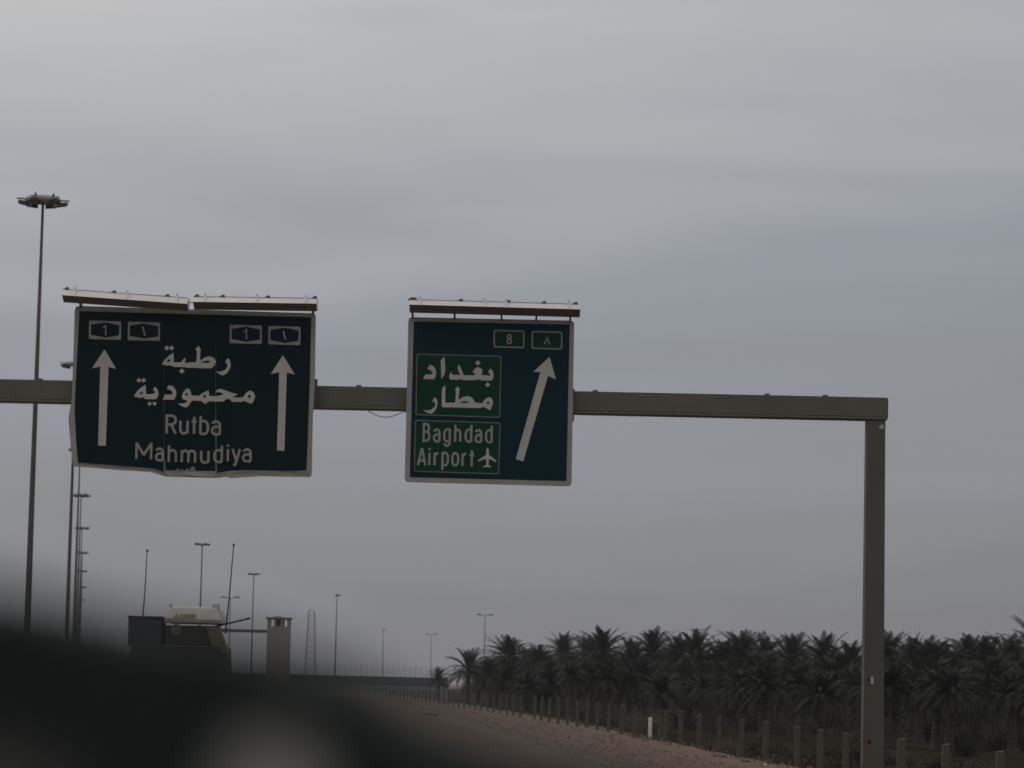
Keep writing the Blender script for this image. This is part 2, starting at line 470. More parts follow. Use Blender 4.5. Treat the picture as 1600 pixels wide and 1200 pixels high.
for x0, x1 in ((at(1355, 655, GY).x, at(1384, 655, GY).x), (-18.95, -18.55)):
    b = MB()
    t = (x1 - x0)
    z0 = FIELD - 0.4
    vs = [(x0 - 0.035, GY + 0.0, z0), (x1 + 0.02, GY + 0.0, z0), (x1 + 0.02, GY + 0.46, z0), (x0 - 0.035, GY + 0.46, z0),
          (x0, GY + 0.03, zbot - 0.001), (x1, GY + 0.03, zbot - 0.001), (x1, GY + 0.40, zbot - 0.001), (x0, GY + 0.40, zbot - 0.001)]
    b.add(vs, [(0, 3, 2, 1), (4, 5, 6, 7), (0, 1, 5, 4), (1, 2, 6, 5), (2, 3, 7, 6), (3, 0, 4, 7)])
    col_o = b.build('column', M['column_steel'], G, go, bevel=0.025)
    b = MB()
    b.box((x0 - 0.18, GY - 0.14, z0 + 0.02), (x1 + 0.18, GY + 0.6, FIELD + 0.32))
    b.build('footing', M['concrete_post'], G, go, bevel=0.03)
    if x0 > 0:
        def patch(name, px, py, w, h, m, back=0.0):
            p = at(px, py, GY + 0.02)
            d = MB()
            d.box((p.x - w, GY - 0.012 - back, p.z - h), (p.x + w, GY + 0.05, p.z + h))
            return d.build(name, m, col_o, go)
        patch('sticker', 1362.5, 1063, 0.032, 0.075, M['sticker'])
        p = at(1377, 667, GY + 0.02)
        d = MB()
        d.plate([[(p.x - 0.06, p.z - 0.02), (p.x + 0.05, p.z - 0.06), (p.x + 0.045, p.z + 0.06), (p.x, p.z + 0.05)]], GY + 0.012, GY + 0.05)
        d.build('sticker', M['sticker'], col_o, go)
        patch('bolt_hole', 1358, 1062, 0.022, 0.03, M['dark_hole'], 0.004)
        patch('bolt_hole', 1358.5, 1159, 0.025, 0.035, M['dark_hole'], 0.004)
        d = MB()
        rr = random.Random(5)
        for k in range(16):                      # rust flakes down the left arris
            zz = FIELD + 0.35 + 0.17 * k + rr.uniform(-0.05, 0.05)
            xx = x0 - 0.033 + 0.033 * min(1, max(0, (zz - FIELD) / 8.0))
            hh = rr.uniform(0.03, 0.10) * (1.5 if 2 < k < 9 else 0.8)
            d = MB()
            d.plate([[(xx + 0.003, zz - hh), (xx + rr.uniform(0.02, 0.06), zz - hh * 0.4), (xx + rr.uniform(0.02, 0.05), zz + hh * 0.5), (xx + 0.003, zz + hh)]],
                    GY - 0.006, GY + 0.05)
            d.build('rust_patch', M['rust'], col_o, go)
# junction box ends behind the signs and the loose cable
cb = MB()
pts = []
for t in range(11):
    u = t / 10
    p = at(575 + 62 * u, 642 + 9 * math.sin(math.pi * min(1, u * 1.15)) + 2 * u, GY - 0.03)
    pts.append(p)
cb.tube(pts, 0.008, 5)
cb.build('loose_cable', M['black_metal'], G, go)

# ------------------------------------------------------------------ signs
SY = GY - 0.20                                   # front face of the sign sheets
def mapper(x0, y0, s):
    def f(X, Y):
        p = at(x0 + X / s, y0 + Y / s, SY)
        return (p.x, p.z)
    f.o = (x0, y0, s)
    return f
A1 = mapper(80, 430, 3.63636)     # whole first sign
B1 = mapper(200, 530, 7.619)      # its arabic words
C1 = mapper(200, 640, 7.619)      # its latin words
D1 = mapper(100, 440, 7.619)      # its upper left corner
A2 = mapper(600, 450, 3.75)
B2 = mapper(650, 550, 11.4286)
C2 = mapper(640, 650, 10.6667)
D2 = mapper(630, 460, 5.714)
PXM = GY / FPX                    # metres per photo pixel on the signs
def mapped(f, pts):
    return [f(*p) for p in pts]

def arc(cx, cy, rx, ry, a0, a1, n=8):
    return [(cx + rx * math.cos(R(a0 + (a1 - a0) * i / n)), cy + ry * math.sin(R(a0 + (a1 - a0) * i / n))) for i in range(n + 1)]
BOWL_R = [(0, .72)] + arc(.45, .44, .55, .28, 90, 0) + arc(.45, .28, .55, .28, 0, -90) + [(0, 0)]
BOWL_L = [(1 - x, y) for x, y in BOWL_R]
FONT = {
    'a': [[(.06, .58)] + arc(.5, .50, .5, .22, 150, 0) + [(1, 0)], [(1, .42), (.5, .42)] + arc(.45, .21, .45, .21, 90, 270) + [(1, 0)]],
    'b': [[(0, 1), (0, 0)], BOWL_R],
    'd': [[(1, 1), (1, 0)], BOWL_L],
    'g': [[(1, .74), (1, 0)] + arc(.5, -.06, .5, .20, 0, -165), BOWL_L],
    'h': [[(0, 1), (0, 0)], [(0, .5)] + arc(.5, .46, .5, .26, 150, 0) + [(1, 0)]],
    'i': [[(.5, .72), (.5, 0)], [(.5, 1.0), (.5, .87)]],
    'm': [[(0, .72), (0, 0)], [(0, .5)] + arc(.25, .48, .25, .24, 150, 0) + [(.5, 0)], [(.5, .5)] + arc(.75, .48, .25, .24, 150, 0) + [(1, 0)]],
    'o': ['C', arc(.5, .46, .5, .26, 180, 0) + arc(.5, .26, .5, .26, 0, -180)[:-1]],
    'p': [[(0, .74), (0, -.27)], BOWL_R],
    'r': [[(0, .74), (0, 0)], [(0, .5)] + arc(.8, .44, .8, .27, 160, 80)],
    't': [[(.5, .95), (.5, 0)], [(0, .68), (1, .68)]],
    'u': [[(1, .72), (1, 0)], [(0, .72)] + arc(.5, .26, .5, .26, 180, 300) + [(1, .12)]],
    'y': [[(0, .72), (.5, .04)], [(1, .72), (.5, -.1), (.35, -.24), (.12, -.28)]],
    'A': [[(0, 0), (.47, 1.0)], [(.53, 1.0), (1, 0)], [(.2, .28), (.8, .28)]],
    'B': [[(0, -.06), (0, 1.06)], [(0, 1)] + arc(.5, .77, .42, .23, 90, -90) + [(0, .54)], [(0, .54)] + arc(.55, .27, .45, .27, 90, -90) + [(0, 0)]],
    'M': [[(0, 0), (0, 1.0)], [(1, 1.0), (1, 0)], [(.02, .95), (.5, .25)], [(.5, .25), (.98, .95)]],
    'R': [[(0, 0), (0, 1.06)], [(0, 1)] + arc(.5, .75, .5, .25, 90, -90) + [(0, .5)], [(.5, .5), (1, 0)]],
    '8': ['C', arc(.5, .76, .42, .24, 270, -90, 16)[:-1], arc(.5, .26, .5, .26, 90, -270, 16)[:-1]],
    '1': [[(0, .76), (.75, 1), (.75, 0)]],
}
def letter(mbd, f, ch, x0, x1, base, cap, hw, y_front, slope=0.021):
    """one letter drawn with a pen of even width; x0, x1 are its outer stroke centres"""
    paths = FONT[ch]
    closed = paths[0] == 'C'
    for k, path in enumerate(paths[1:] if closed else paths):
        q = []
        for (x, y) in path:
            X = x0 + (x1 - x0) * x
            q.append((X + y * cap * slope, base + slope * (X - x0) - y * cap))
        loops = [mapped(f, lp) for lp in stroke(q, hw, closed)]
        mbd.plate(loops, y_front - 0.0008 * k, y_front + 0.004)

def diamond(f, x, y, r):
    return mapped(f, [(x, y - r), (x + r * 1.05, y), (x, y + r), (x - r * 1.05, y)])

# ---- first sign -------------------------------------------------
p0 = at(305, 745, SY)
S1 = thing('road_sign', 'wide dark blue road sign with two straight arrows, Rutba and Mahmudiya, bent lower edge', 'road sign', (p0.x, SY, p0.z))
o1 = S1.location
outer = [(140, 180), (155, 174), (1490, 216), (1503, 228), (1500, 480), (1497, 640), (1486, 800), (1480, 1130), (1470, 1146), (1330, 1144), (1200, 1141),
         (1060, 1149), (1018, 1153), (985, 1138), (948, 1142), (935, 1151), (800, 1147), (650, 1143), (640, 1141), (560, 1116),
         (400, 1108), (260, 1095), (125, 1086), (110, 960), (97, 815), (116, 705), (126, 450), (133, 200)]
fr = MB()
fr.plate([mapped(A1, outer)], SY + 0.006, SY + 0.055)
frame = fr.build('frame', M['frame'], S1, o1)
pl = MB()
left = [(161, 204), (640, 217), (640, 1118), (580, 1098), (480, 1090), (400, 1084), (260, 1072), (152, 1063), (142, 950), (133, 760), (140, 600), (150, 400)]
mid = [(640, 217), (935, 225), (933, 1112), (800, 1110), (651, 1108), (642, 1000)]
right = [(935, 225), (1478, 240), (1472, 500), (1468, 640), (1455, 1000), (1450, 1108), (1380, 1112), (1300, 1111), (1100, 1107), (1000, 1112), (944, 1126), (937, 1000)]
for poly, dy in ((left, 0.0), (mid, -0.0015), (right, 0.0)):
    q = MB()
    q.plate([mapped(A1, poly)], SY + dy, SY + 0.02)
    q.build('panel', M['blue_panel'], S1, o1)
# crumpled rim: folded lip along the torn bottom and the bulge on the left
lip = MB()
def lip_run(pts, m, h0, h1, dy):
    vs, fs = [], []
    for i, (X, Y) in enumerate(pts):
        a = A1(X, Y - h0)
        c = A1(X, Y + h1)
        wob = 0.02 * math.sin(i * 2.3)
        vs += [(a[0], SY - 0.016, a[1]), (c[0], SY - dy + wob, c[1]), (c[0], SY + 0.05, c[1] - 0.004)]
    for i in range(len(pts) - 1):
        fs += [(3 * i, 3 * i + 1, 3 * i + 4, 3 * i + 3), (3 * i + 1, 3 * i + 2, 3 * i + 5, 3 * i + 4)]
    m.add(vs, fs)
lip_run([(150, 1068), (260, 1078), (330, 1086), (400, 1092), (480, 1097), (560, 1102), (610, 1115), (636, 1126)], lip, 4, 14, -0.03)
lip_run([(655, 1118), (740, 1121), (830, 1123), (930, 1126)], lip, 4, 20, 0.02)
lip_run([(944, 1128), (985, 1121), (1018, 1127), (1060, 1122), (1150, 1116), (1260, 1117), (1380, 1120), (1462, 1122)], lip, 5, 22, -0.02)
lip.build('bent_rim', M['frame'], frame, o1, recalc=False)
for X, Y0, Y1 in ((642, 1040, 1125), (938, 900, 1126)):
    a = [(X - 3, Y0), (X + 1, Y0), (X + 4, Y1), (X - 4, Y1)]
    sm = MB()
    sm.plate([mapped(A1, a)], SY - 0.012, SY + 0.0)
    sm.build('panel_seam', M['border'], S1, o1)
LY = SY - 0.016
ar = MB()
for pts in ([(303, 422), (370, 533), (326, 521), (311, 970), (267, 968), (279, 519), (232, 530)],
            [(1317, 455), (1385, 565), (1339, 554), (1325, 998), (1283, 996), (1296, 551), (1247, 562)]):
    q = MB()
    q.plate([mapped(A1, pts)], LY, LY + 0.004)
    q.build('arrow', M['letter'], S1, o1)
shield_o = [(300, 464), (682, 474), (679, 693), (297, 683)]
shield_i = [(323, 512), (490, 486), (660, 520), (657, 642), (495, 668), (320, 635)]
for k, (dx, dy) in enumerate(((0, 0), (463, 13), (1675, 50), (2135, 64))):
    q = MB()
    mv = lambda pts: mapped(D1, [(x + dx, y + dy) for x, y in pts])
    q.plate([mv(rounded(shield_o, 14, 3)), mv(shield_i)], LY, LY + 0.004)
    sh = q.build('route_shield', M['dull_letter'], S1, o1)
    q = MB()
    dg = [(470, 552), (500, 520), (497, 638)] if k % 2 == 0 else [(476, 524), (502, 632)]
    q.plate([mv(lp) for lp in stroke(dg, 9.5)], LY - 0.001, LY + 0.004)
    q.build('route_number', M['dull_letter'], sh, o1)
ra = [(1185, 225), (1215, 255), (1226, 310), (1206, 365), (1170, 412), (1130, 431), (1085, 416), (1048, 384), (1110, 387), (1150, 370), (1183, 332), (1184, 300), (1158, 272)]
tba = [(540, 160), (546, 225), (545, 275), (600, 277), (640, 272), (655, 245), (682, 220), (687, 250), (670, 282), (720, 280), (815, 272), (822, 145), (803, 125), (838, 78),
       (870, 125), (861, 148), (858, 260), (905, 224), (965, 204), (1015, 218), (1052, 265), (1032, 310), (1000, 347), (900, 347), (800, 342), (700, 340), (645, 330), (600, 332),
       (545, 332), (515, 314), (455, 312), (402, 297), (435, 250), (480, 205)]
tba_h = [[(502, 232), (502, 270), (455, 272), (478, 246)], [(868, 280), (910, 258), (955, 254), (988, 270), (960, 282)]]
mhmw = [(1460, 612), (1495, 635), (1516, 680), (1500, 730), (1475, 770), (1430, 757), (1385, 735), (1350, 748), (1240, 746), (1228, 735), (1210, 712), (1170, 714), (1140, 742),
        (1040, 744), (960, 740), (925, 772), (870, 737), (830, 732), (762, 732), (745, 760), (715, 802), (685, 814), (640, 797), (588, 764), (650, 768), (690, 755), (712, 732), (660, 717),
        (638, 690), (655, 640), (685, 600), (715, 583), (742, 605), (754, 660), (768, 672), (850, 675), (890, 640), (957, 610), (967, 640), (964, 675), (1050, 680), (1110, 667),
        (1138, 648), (1100, 634), (1065, 628), (1038, 642), (1060, 605), (1100, 590), (1160, 610), (1240, 640), (1308, 655), (1270, 677), (1242, 692), (1300, 697), (1370, 692), (1395, 655), (1425, 625)]
mhmw_h = [[(1440, 658), (1468, 682), (1450, 704), (1422, 686)], [(920, 655), (932, 688), (908, 700), (892, 682)], [(692, 636), (718, 655), (702, 674), (678, 666)]]
dal = [(485, 550), (540, 560), (572, 610), (577, 665), (550, 722), (413, 720), (440, 660), (520, 660), (534, 640), (515, 612), (463, 590)]
yt = [(212, 543), (214, 600), (216, 650), (260, 655), (310, 650), (328, 627), (296, 606), (322, 568), (352, 595), (366, 645), (356, 690), (335, 717), (210, 714), (180, 692), (140, 700),
      (72, 681), (105, 625), (150, 580)]
yt_h = [[(166, 616), (180, 652), (138, 658), (150, 635)]]
q = MB()
q.plate([mapped(B1, ra)], LY, LY + 0.004)
q.plate([mapped(B1, tba)] + [mapped(B1, h) for h in tba_h], LY, LY + 0.004)
for d in ((463, 107, 30), (521, 105, 30), (643, 381, 33)):
    q.plate([diamond(B1, *d)], LY, LY + 0.004)
q.build('lettering', M['letter'], S1, o1)
q = MB()
q.plate([mapped(B1, mhmw)] + [mapped(B1, h) for h in mhmw_h], LY, LY + 0.004)
q.plate([mapped(B1, dal)], LY, LY + 0.004)
q.plate([mapped(B1, yt)] + [mapped(B1, h) for h in yt_h], LY, LY + 0.004)
for d in ((131, 490, 29), (187, 490, 29), (258, 768, 27), (317, 768, 27)):
    q.plate([diamond(B1, *d)], LY, LY + 0.004)
q.build('lettering', M['letter'], S1, o1)
q = MB()
for ch, x0, x1, bs in (('R', 460, 566, 284), ('u', 622, 708, 284), ('t', 757, 815, 288), ('b', 862, 950, 290), ('a', 1000, 1092, 294)):
    letter(q, C1, ch, x0, x1, bs, 213, 15, LY)
q.build('lettering', M['dull_letter'], S1, o1)
q = MB()
for ch, x0, x1, bs in (('M', 100, 275, 588), ('a', 335, 412, 604), ('h', 485, 570, 622), ('m', 640, 798, 628), ('u', 870, 957, 632), ('d', 1028, 1115, 624),
                       ('i', 1160, 1216, 612), ('y', 1243, 1330, 610), ('a', 1372, 1458, 614)):
    letter(q, C1, ch, x0, x1, bs, 196, 14, LY)
q.build('lettering', M['dull_letter'], S1, o1)
for pts in ([(570, 735), (590, 715), (610, 712)], [(640, 730), (655, 715)], [(690, 735), (705, 708), (720, 728)], [(740, 740), (765, 685), (790, 720)], [(735, 712), (800, 690)], [(760, 735), (805, 715)]):
    q = MB()
    q.plate([mapped(C1, lp) for lp in stroke(pts, 5)], LY - 0.002, LY + 0.004)
    q.build('scrawl', M['letter'], S1, o1)

# ---- second sign ------------------------------------------------
p0 = at(762, 757, SY)
S2 = thing('road_sign', 'square dark blue road sign with green Baghdad Airport panels and a slanting arrow', 'road sign', (p0.x, SY, p0.z))
o2 = S2.location
q = MB()
q.plate([mapped(A2, rounded([(143, 170), (1115, 191), (1099, 1162), (121, 1136)], 26, 4))], SY + 0.006, SY + 0.055)
q.build('frame', M['frame'], S2, o2)
q = MB()
q.plate([mapped(A2, [(175, 196), (1088, 214), (1069, 1131), (151, 1108)])], SY, SY + 0.02)
q.build('panel', M['blue_sheet'], S2, o2)
LY2 = SY - 0.010
for poly in ([(190, 384), (689, 398), (681, 761), (184, 745)], [(182, 772), (683, 788), (675, 1091), (175, 1077)]):
    q = MB()
    q.plate([mapped(A2, rounded(poly, 12, 3))], SY - 0.005, SY)
    g = q.build('name_panel', M['green_sheet'], S2, o2)
    q = MB()
    q.plate([mapped(A2, rounded(poly, 12, 3)), mapped(A2, rounded(inset(poly, 6), 9, 3))], SY - 0.009, SY - 0.005)
    q.build('border', M['border'], g, o2)
for poly, ch in (([(808, 316), (1083, 323), (1081, 481), (806, 472)], '8'), ([(1148, 326), (1422, 333), (1419, 494), (1146, 486)], 'v')):
    q = MB()
    q.plate([mapped(D2, rounded(poly, 18, 3))], SY - 0.005, SY)
    g = q.build('route_shield', M['green_sheet'], S2, o2)
    q = MB()
    q.plate([mapped(D2, rounded(poly, 18, 3)), mapped(D2, rounded(inset(poly, 11), 12, 3))], SY - 0.009, SY - 0.005)
    q.build('border', M['dull_letter'], g, o2)
    q = MB()
    if ch == '8':
        letter(q, D2, '8', 928, 965, 438, 78, 7, LY2)
    else:
        q.plate([mapped(D2, lp) for lp in stroke([(1262, 444), (1286, 385), (1308, 446)], 7)], LY2, LY2 + 0.004)
    q.build('route_number', M['dull_letter'], g, o2)
q = MB()
q.plate([mapped(A2, [(970, 404), (1008, 536), (961, 515), (816, 1016), (772, 1003), (916, 494), (876, 490)])], LY2, LY2 + 0.004)
q.build('arrow', M['letter'], S2, o2)
dal2 = [(250, 228), (310, 250), (350, 310), (363, 380), (346, 450), (320, 487), (128, 482), (165, 405), (290, 400), (300, 375), (265, 325), (203, 300)]
alif = [(510, 83), (516, 200), (523, 330), (500, 420), (453, 478), (447, 300), (439, 150)]
bgd = [(1325, 293), (1367, 340), (1387, 400), (1377, 470), (1350, 512), (1160, 507), (1110, 487), (1060, 507), (830, 502), (800, 480), (760, 497), (620, 492), (588, 460), (600, 400),
       (629, 352), (642, 405), (790, 415), (743, 290), (768, 217), (800, 290), (852, 415), (1048, 420), (1053, 385), (1008, 360), (1050, 300), (1100, 270), (1160, 288), (1187, 330), (1172, 410),
       (1320, 425), (1335, 405), (1288, 360)]
mtr = [(525, 597), (523, 700), (521, 905), (700, 905), (714, 700), (698, 670), (745, 612), (783, 670), (771, 700), (760, 858), (830, 808), (900, 788), (970, 798), (1020, 838), (1052, 900),
       (1180, 918), (1240, 838), (1300, 803), (1352, 830), (1377, 890), (1357, 970), (1325, 1043), (1250, 1002), (1200, 977), (1150, 1002), (480, 987), (458, 960), (463, 680), (480, 630)]
mtr_h = [[(775, 908), (850, 874), (910, 880), (955, 912)], [(1242, 908), (1285, 886), (1320, 910), (1300, 940)]]
ra2 = [(325, 803), (372, 850), (390, 910), (367, 1000), (322, 1072), (270, 1102), (200, 1087), (128, 1038), (220, 1045), (290, 1020), (343, 960), (343, 910), (293, 882)]
q = MB()
for lp in ([dal2], [alif], [bgd]):
    q.plate([mapped(B2, l) for l in lp], LY2, LY2 + 0.004)
for d in ((1105, 195, 48), (1280, 585, 46)):
    q.plate([diamond(B2, *d)], LY2, LY2 + 0.004)
q.build('lettering', M['letter'], S2, o2)
q = MB()
q.plate([mapped(B2, mtr)] + [mapped(B2, h) for h in mtr_h], LY2, LY2 + 0.004)
q.plate([mapped(B2, ra2)], LY2, LY2 + 0.004)
q.build('lettering', M['letter'], S2, o2)
q = MB()
for ch, x0, x1, bs in (('B', 232, 328, 412), ('a', 405, 496, 424), ('g', 575, 668, 424), ('h', 757, 843, 428), ('d', 932, 1025, 428), ('a', 1100, 1190, 434), ('d', 1272, 1364, 438)):
    letter(q, C2, ch, x0, x1, bs, 280, 19, LY2)
q.build('lettering', M['dull_letter'], S2, o2)
q = MB()
for ch, x0, x1, bs in (('A', 140, 262, 822), ('i', 290, 365, 818), ('r', 415, 480, 822), ('p', 547, 636, 818), ('o', 710, 808, 822), ('r', 880, 942, 834), ('t', 995, 1072, 842)):
    letter(q, C2, ch, x0, x1, bs, 285, 19, LY2)
q.build('lettering', M['dull_letter'], S2, o2)
plane = [(1300, 522), (1318, 560), (1320, 645), (1447, 746), (1441, 768), (1324, 714), (1310, 810), (1352, 840), (1352, 860), (1298, 848), (1233, 854), (1235, 834), (1285, 808),
         (1268, 712), (1144, 758), (1138, 740), (1277, 645), (1280, 560)]
q = MB()
q.plate([mapped(C2, plane)], LY2, LY2 + 0.004)
q.build('aircraft_symbol', M['letter'], S2, o2)

# ---- lamp troughs above the signs --------------------------------
def lamp_trough(parent, origin, f, xa, ya, xb, yb, split, h, clips, screws, legs, leg_to):
    """runs from (xa, ya) to (xb, yb) along its upper front edge; split / h are heights down to the lower edge of the pale front and to the bottom"""
    g_ = lambda X, Y: (lambda p: (p.x, p.z))(at(f.o[0] + X / f.o[2], f.o[1] + Y / f.o[2], SY - 0.42))
    a, c = Vector(g_(xa, ya)), Vector(g_(xb, yb))
    k = (f(0, 0)[1] - f(0, 1)[1])
    pr = [(SY - 0.42, -0.0), (SY - 0.68, -split * k), (SY - 0.40, -h * k), (SY - 0.16, -h * k * 0.8), (SY - 0.20, 0.03)]
    bq = MB()
    vs = [(a.x, y, a.y + z) for y, z in pr] + [(c.x, y, c.y + z) for y, z in pr]
    fs = [(0, 5, 6, 1), (1, 6, 7, 2), (2, 7, 8, 3), (3, 8, 9, 4), (4, 9, 5, 0), (0, 1, 2, 3, 4), (9, 8, 7, 6, 5)]
    bq.add(vs, fs)
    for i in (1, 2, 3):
        bq.m[i] = 1  # downward faces take the tone with shade painted in
    body = bq.build('lamp_trough', [M['lamp_body'], M['lamp_shaded_under']], parent, origin)
    lerp = lambda t: a + (c - a) * t
    for t in clips:
        fr_ = MB()
        p = lerp(t)
        for (y0, z0), (y1, z1), m in ((pr[0], pr[1], 0),):
            for dx in (0.0,):
                w = 0.022
                fr_.add([(p.x - w, y0 - 0.012, p.y + z0 + 0.03), (p.x + w, y0 - 0.012, p.y + z0 + 0.03), (p.x + w, y1 - 0.012, p.y + z1), (p.x - w, y1 - 0.012, p.y + z1),
                         (p.x - w, y0 + 0.02, p.y + z0 + 0.05), (p.x + w, y0 + 0.02, p.y + z0 + 0.05), (p.x + w, y1 + 0.012, p.y + z1 - 0.005), (p.x - w, y1 + 0.012, p.y + z1 - 0.005)],
                        [(0, 1, 2, 3), (4, 7, 6, 5), (0, 4, 5, 1), (1, 5, 6, 2), (2, 6, 7, 3), (3, 7, 4, 0)])
        fr_.box((p.x - 0.02, SY - 0.43, p.y + 0.0), (p.x + 0.01, SY - 0.40, p.y + 0.075))
        fr_.build('clip', M['clip'], body, origin)
    for t in screws:
        sc2 = MB()
        p = lerp(t)
        sc2.tube([(p.x, SY - 0.36, p.y - 0.01), (p.x, SY - 0.36, p.y + 0.06)], [0.05, 0.035], 7)
        sc2.box((p.x - 0.07, SY - 0.38, p.y), (p.x + 0.02, SY - 0.34, p.y + 0.035))
        sc2.build('fixing', M['head_dark'], body, origin)
    ed = MB()
    ed.tube([(a.x + 0.03, SY - 0.415, a.y + 0.012), (c.x - 0.03, SY - 0.415, c.y + 0.012)], 0.007, 6)
    ed.build('hinge_rod', M['lamp_shaded_under'], body, origin)
    for t in legs:
        p = lerp(t)
        zt = leg_to(p.x)
        lg = MB()
        lg.box((p.x - 0.024, SY - 0.30, p.y - h * k * 0.9), (p.x + 0.024, SY - 0.24, p.y - h * k * 0.5))
        lg.add([(p.x - 0.02, SY - 0.26, p.y - h * k * 0.95), (p.x + 0.02, SY - 0.26, p.y - h * k * 0.95), (p.x + 0.02, SY + 0.012, zt - 0.03), (p.x - 0.02, SY + 0.012, zt - 0.03),
                (p.x - 0.02, SY - 0.20, p.y - h * k * 0.5), (p.x + 0.02, SY - 0.20, p.y - h * k * 0.5), (p.x + 0.02, SY + 0.05, zt + 0.02), (p.x - 0.02, SY + 0.05, zt + 0.02)],
               [(0, 1, 2, 3), (4, 7, 6, 5), (0, 4, 5, 1), (1, 5, 6, 2), (2, 6, 7, 3), (3, 7, 4, 0)])
        lg.build('lamp_bracket', M['steel'], body, origin)

top1 = lambda x: A1(155, 174)[1] + (x - A1(155, 174)[0]) * (A1(1490, 216)[1] - A1(155, 174)[1]) / (A1(1490, 216)[0] - A1(155, 174)[0])
top2 = lambda x: A2(143, 170)[1] + (x - A2(143, 170)[0]) * (A2(1115, 191)[1] - A2(143, 170)[1]) / (A2(1115, 191)[0] - A2(143, 170)[0])
lamp_trough(S1, o1, A1, 73, 82, 780, 131, 40, 71, (0.09, 0.51, 0.91), (0.02, 0.40, 0.83), (0.12,), top1)
lamp_trough(S1, o1, A1, 814, 124, 1512, 134, 36, 70, (0.09, 0.51, 0.91), (0.02, 0.23, 0.60, 0.98), (0.96,), top1)
lamp_trough(S2, o2, A2, 152, 70, 1149, 98, 36, 73, (0.06, 0.44, 0.565, 0.935), (0.01, 0.028, 0.30, 0.58, 0.79, 0.975), (0.015, 0.263, 0.54, 0.745, 0.945), top2)
jb = MB()
a = A1(778, 168)
jb.box((a[0] - 0.02, SY - 0.40, a[1] - 0.012), (A1(816, 152)[0] + 0.02, SY - 0.37, a[1] + 0.012))
jb.build('conduit', M['clip'], S1, o1)
# brackets that clamp the signs to the beam
for parent, origin, f, xs in ((S1, o1, A1, (200, 700, 1000, 1440)), (S2, o2, A2, (220, 600, 1040))):
    for X in xs:
        x = f(X, 600)[0]
        q = MB()
        q.box((x - 0.05, SY + 0.055, zbot - 0.25), (x + 0.05, GY - 0.014, ztop + 0.25))
        q.build('mounting_rail', M['steel'], parent, origin)
q = MB()
x = A1(1500, 600)[0]
q.box((x - 0.02, SY + 0.02, A1(1500, 760)[1]), (x + 0.045, SY + 0.10, A1(1500, 590)[1]))
q.build('mounting_bracket', M['head_dark'], S1, o1)
q = MB()
x = A2(1108, 600)[0]
q.box((x - 0.02, SY + 0.02, A2(1108, 780)[1]), (x + 0.03, SY + 0.10, A2(1108, 590)[1]))
q.build('mounting_bracket', M['head_dark'], S2, o2)

# ------------------------------------------------------------------ high mast floodlights along the left
def make_mast(H=28.0):
    t = bpy.data.objects.new('high_mast_light', None)
    COL.objects.link(t)
    b = MB()
    b.tube([(0, 0, -0.05), (0, 0, 8), (0, 0, 18), (0, 0, H - 0.4)], [0.20, 0.165, 0.12, 0.07], 12)
    b.tube([(0, 0, -0.1), (0, 0, 0.25)], 0.36, 12)
    b.build('pole', M['pole'], t, smooth=True)
    b = MB()
    prof = [(0.35, -0.10), (0.95, -0.10), (1.02, 0.03), (0.92, 0.17), (0.35, 0.27), (0.12, 0.30)]
    n = 20
    vs = [(r * math.cos(2 * math.pi * k / n), r * math.sin(2 * math.pi * k / n), H - 0.3 + z) for r, z in prof for k in range(n)]
    fs = [(i * n + k, i * n + (k + 1) % n, (i + 1) * n + (k + 1) % n, (i + 1) * n + k) for i in range(len(prof) - 1) for k in range(n)]
    fs.append(tuple(range((len(prof) - 1) * n, len(prof) * n)))
    fs.append(tuple(range(n - 1, -1, -1)))
    b.add(vs, fs)
    b.build('head_ring', M['head_pale'], t)
    for k in range(6):
        a = R(60 * k + 14)
        c, s = math.cos(a), math.sin(a)
        b = MB()
        def loc(r, w, z):
            return (r * c - w * s, r * s + w * c, H - 0.3 + z)
        def bar(r0, r1, w, z0, z1, mi=0, z2=None, z3=None):
            z2 = z0 if z2 is None else z2
            z3 = z1 if z3 is None else z3
            vs = [loc(r0, -w, z0), loc(r1, -w, z2), loc(r1, w, z2), loc(r0, w, z0), loc(r0, -w, z1), loc(r1, -w, z3), loc(r1, w, z3), loc(r0, w, z1)]
            b.add(vs, [(0, 3, 2, 1), (4, 5, 6, 7), (0, 1, 5, 4), (1, 2, 6, 5), (2, 3, 7, 6), (3, 0, 4, 7)], mi)
        bar(0.9, 1.45, 0.05, 0.0, 0.09, 0)
        bar(0.75, 1.30, 0.20, -0.34, -0.12, 1, -0.24, -0.06)
        bar(1.28, 1.36, 0.16, -0.20, -0.06, 1)
        b.build('floodlight', [M['head_pale'], M['head_dark']], t)
        if k in (1, 2, 4, 5):
            b = MB()
            r0 = 0.98
            b.add([loc(r0 - 0.1, -0.05, 0.1), loc(r0 + 0.1, -0.05, 0.1), loc(r0 + 0.1, 0.05, 0.1), loc(r0 - 0.1, 0.05, 0.1), loc(r0, -0.03, 0.32), loc(r0, 0.03, 0.32)],
                  [(0, 3, 2, 1), (0, 1, 4), (2, 3, 5), (1, 2, 5, 4), (3, 0, 4, 5)])
            b.build('hoist_bracket', M['head_dark'], t)
    return t
mast0 = make_mast()
tag(mast0, None, 'mast light', 'high mast lights in a row on the left')
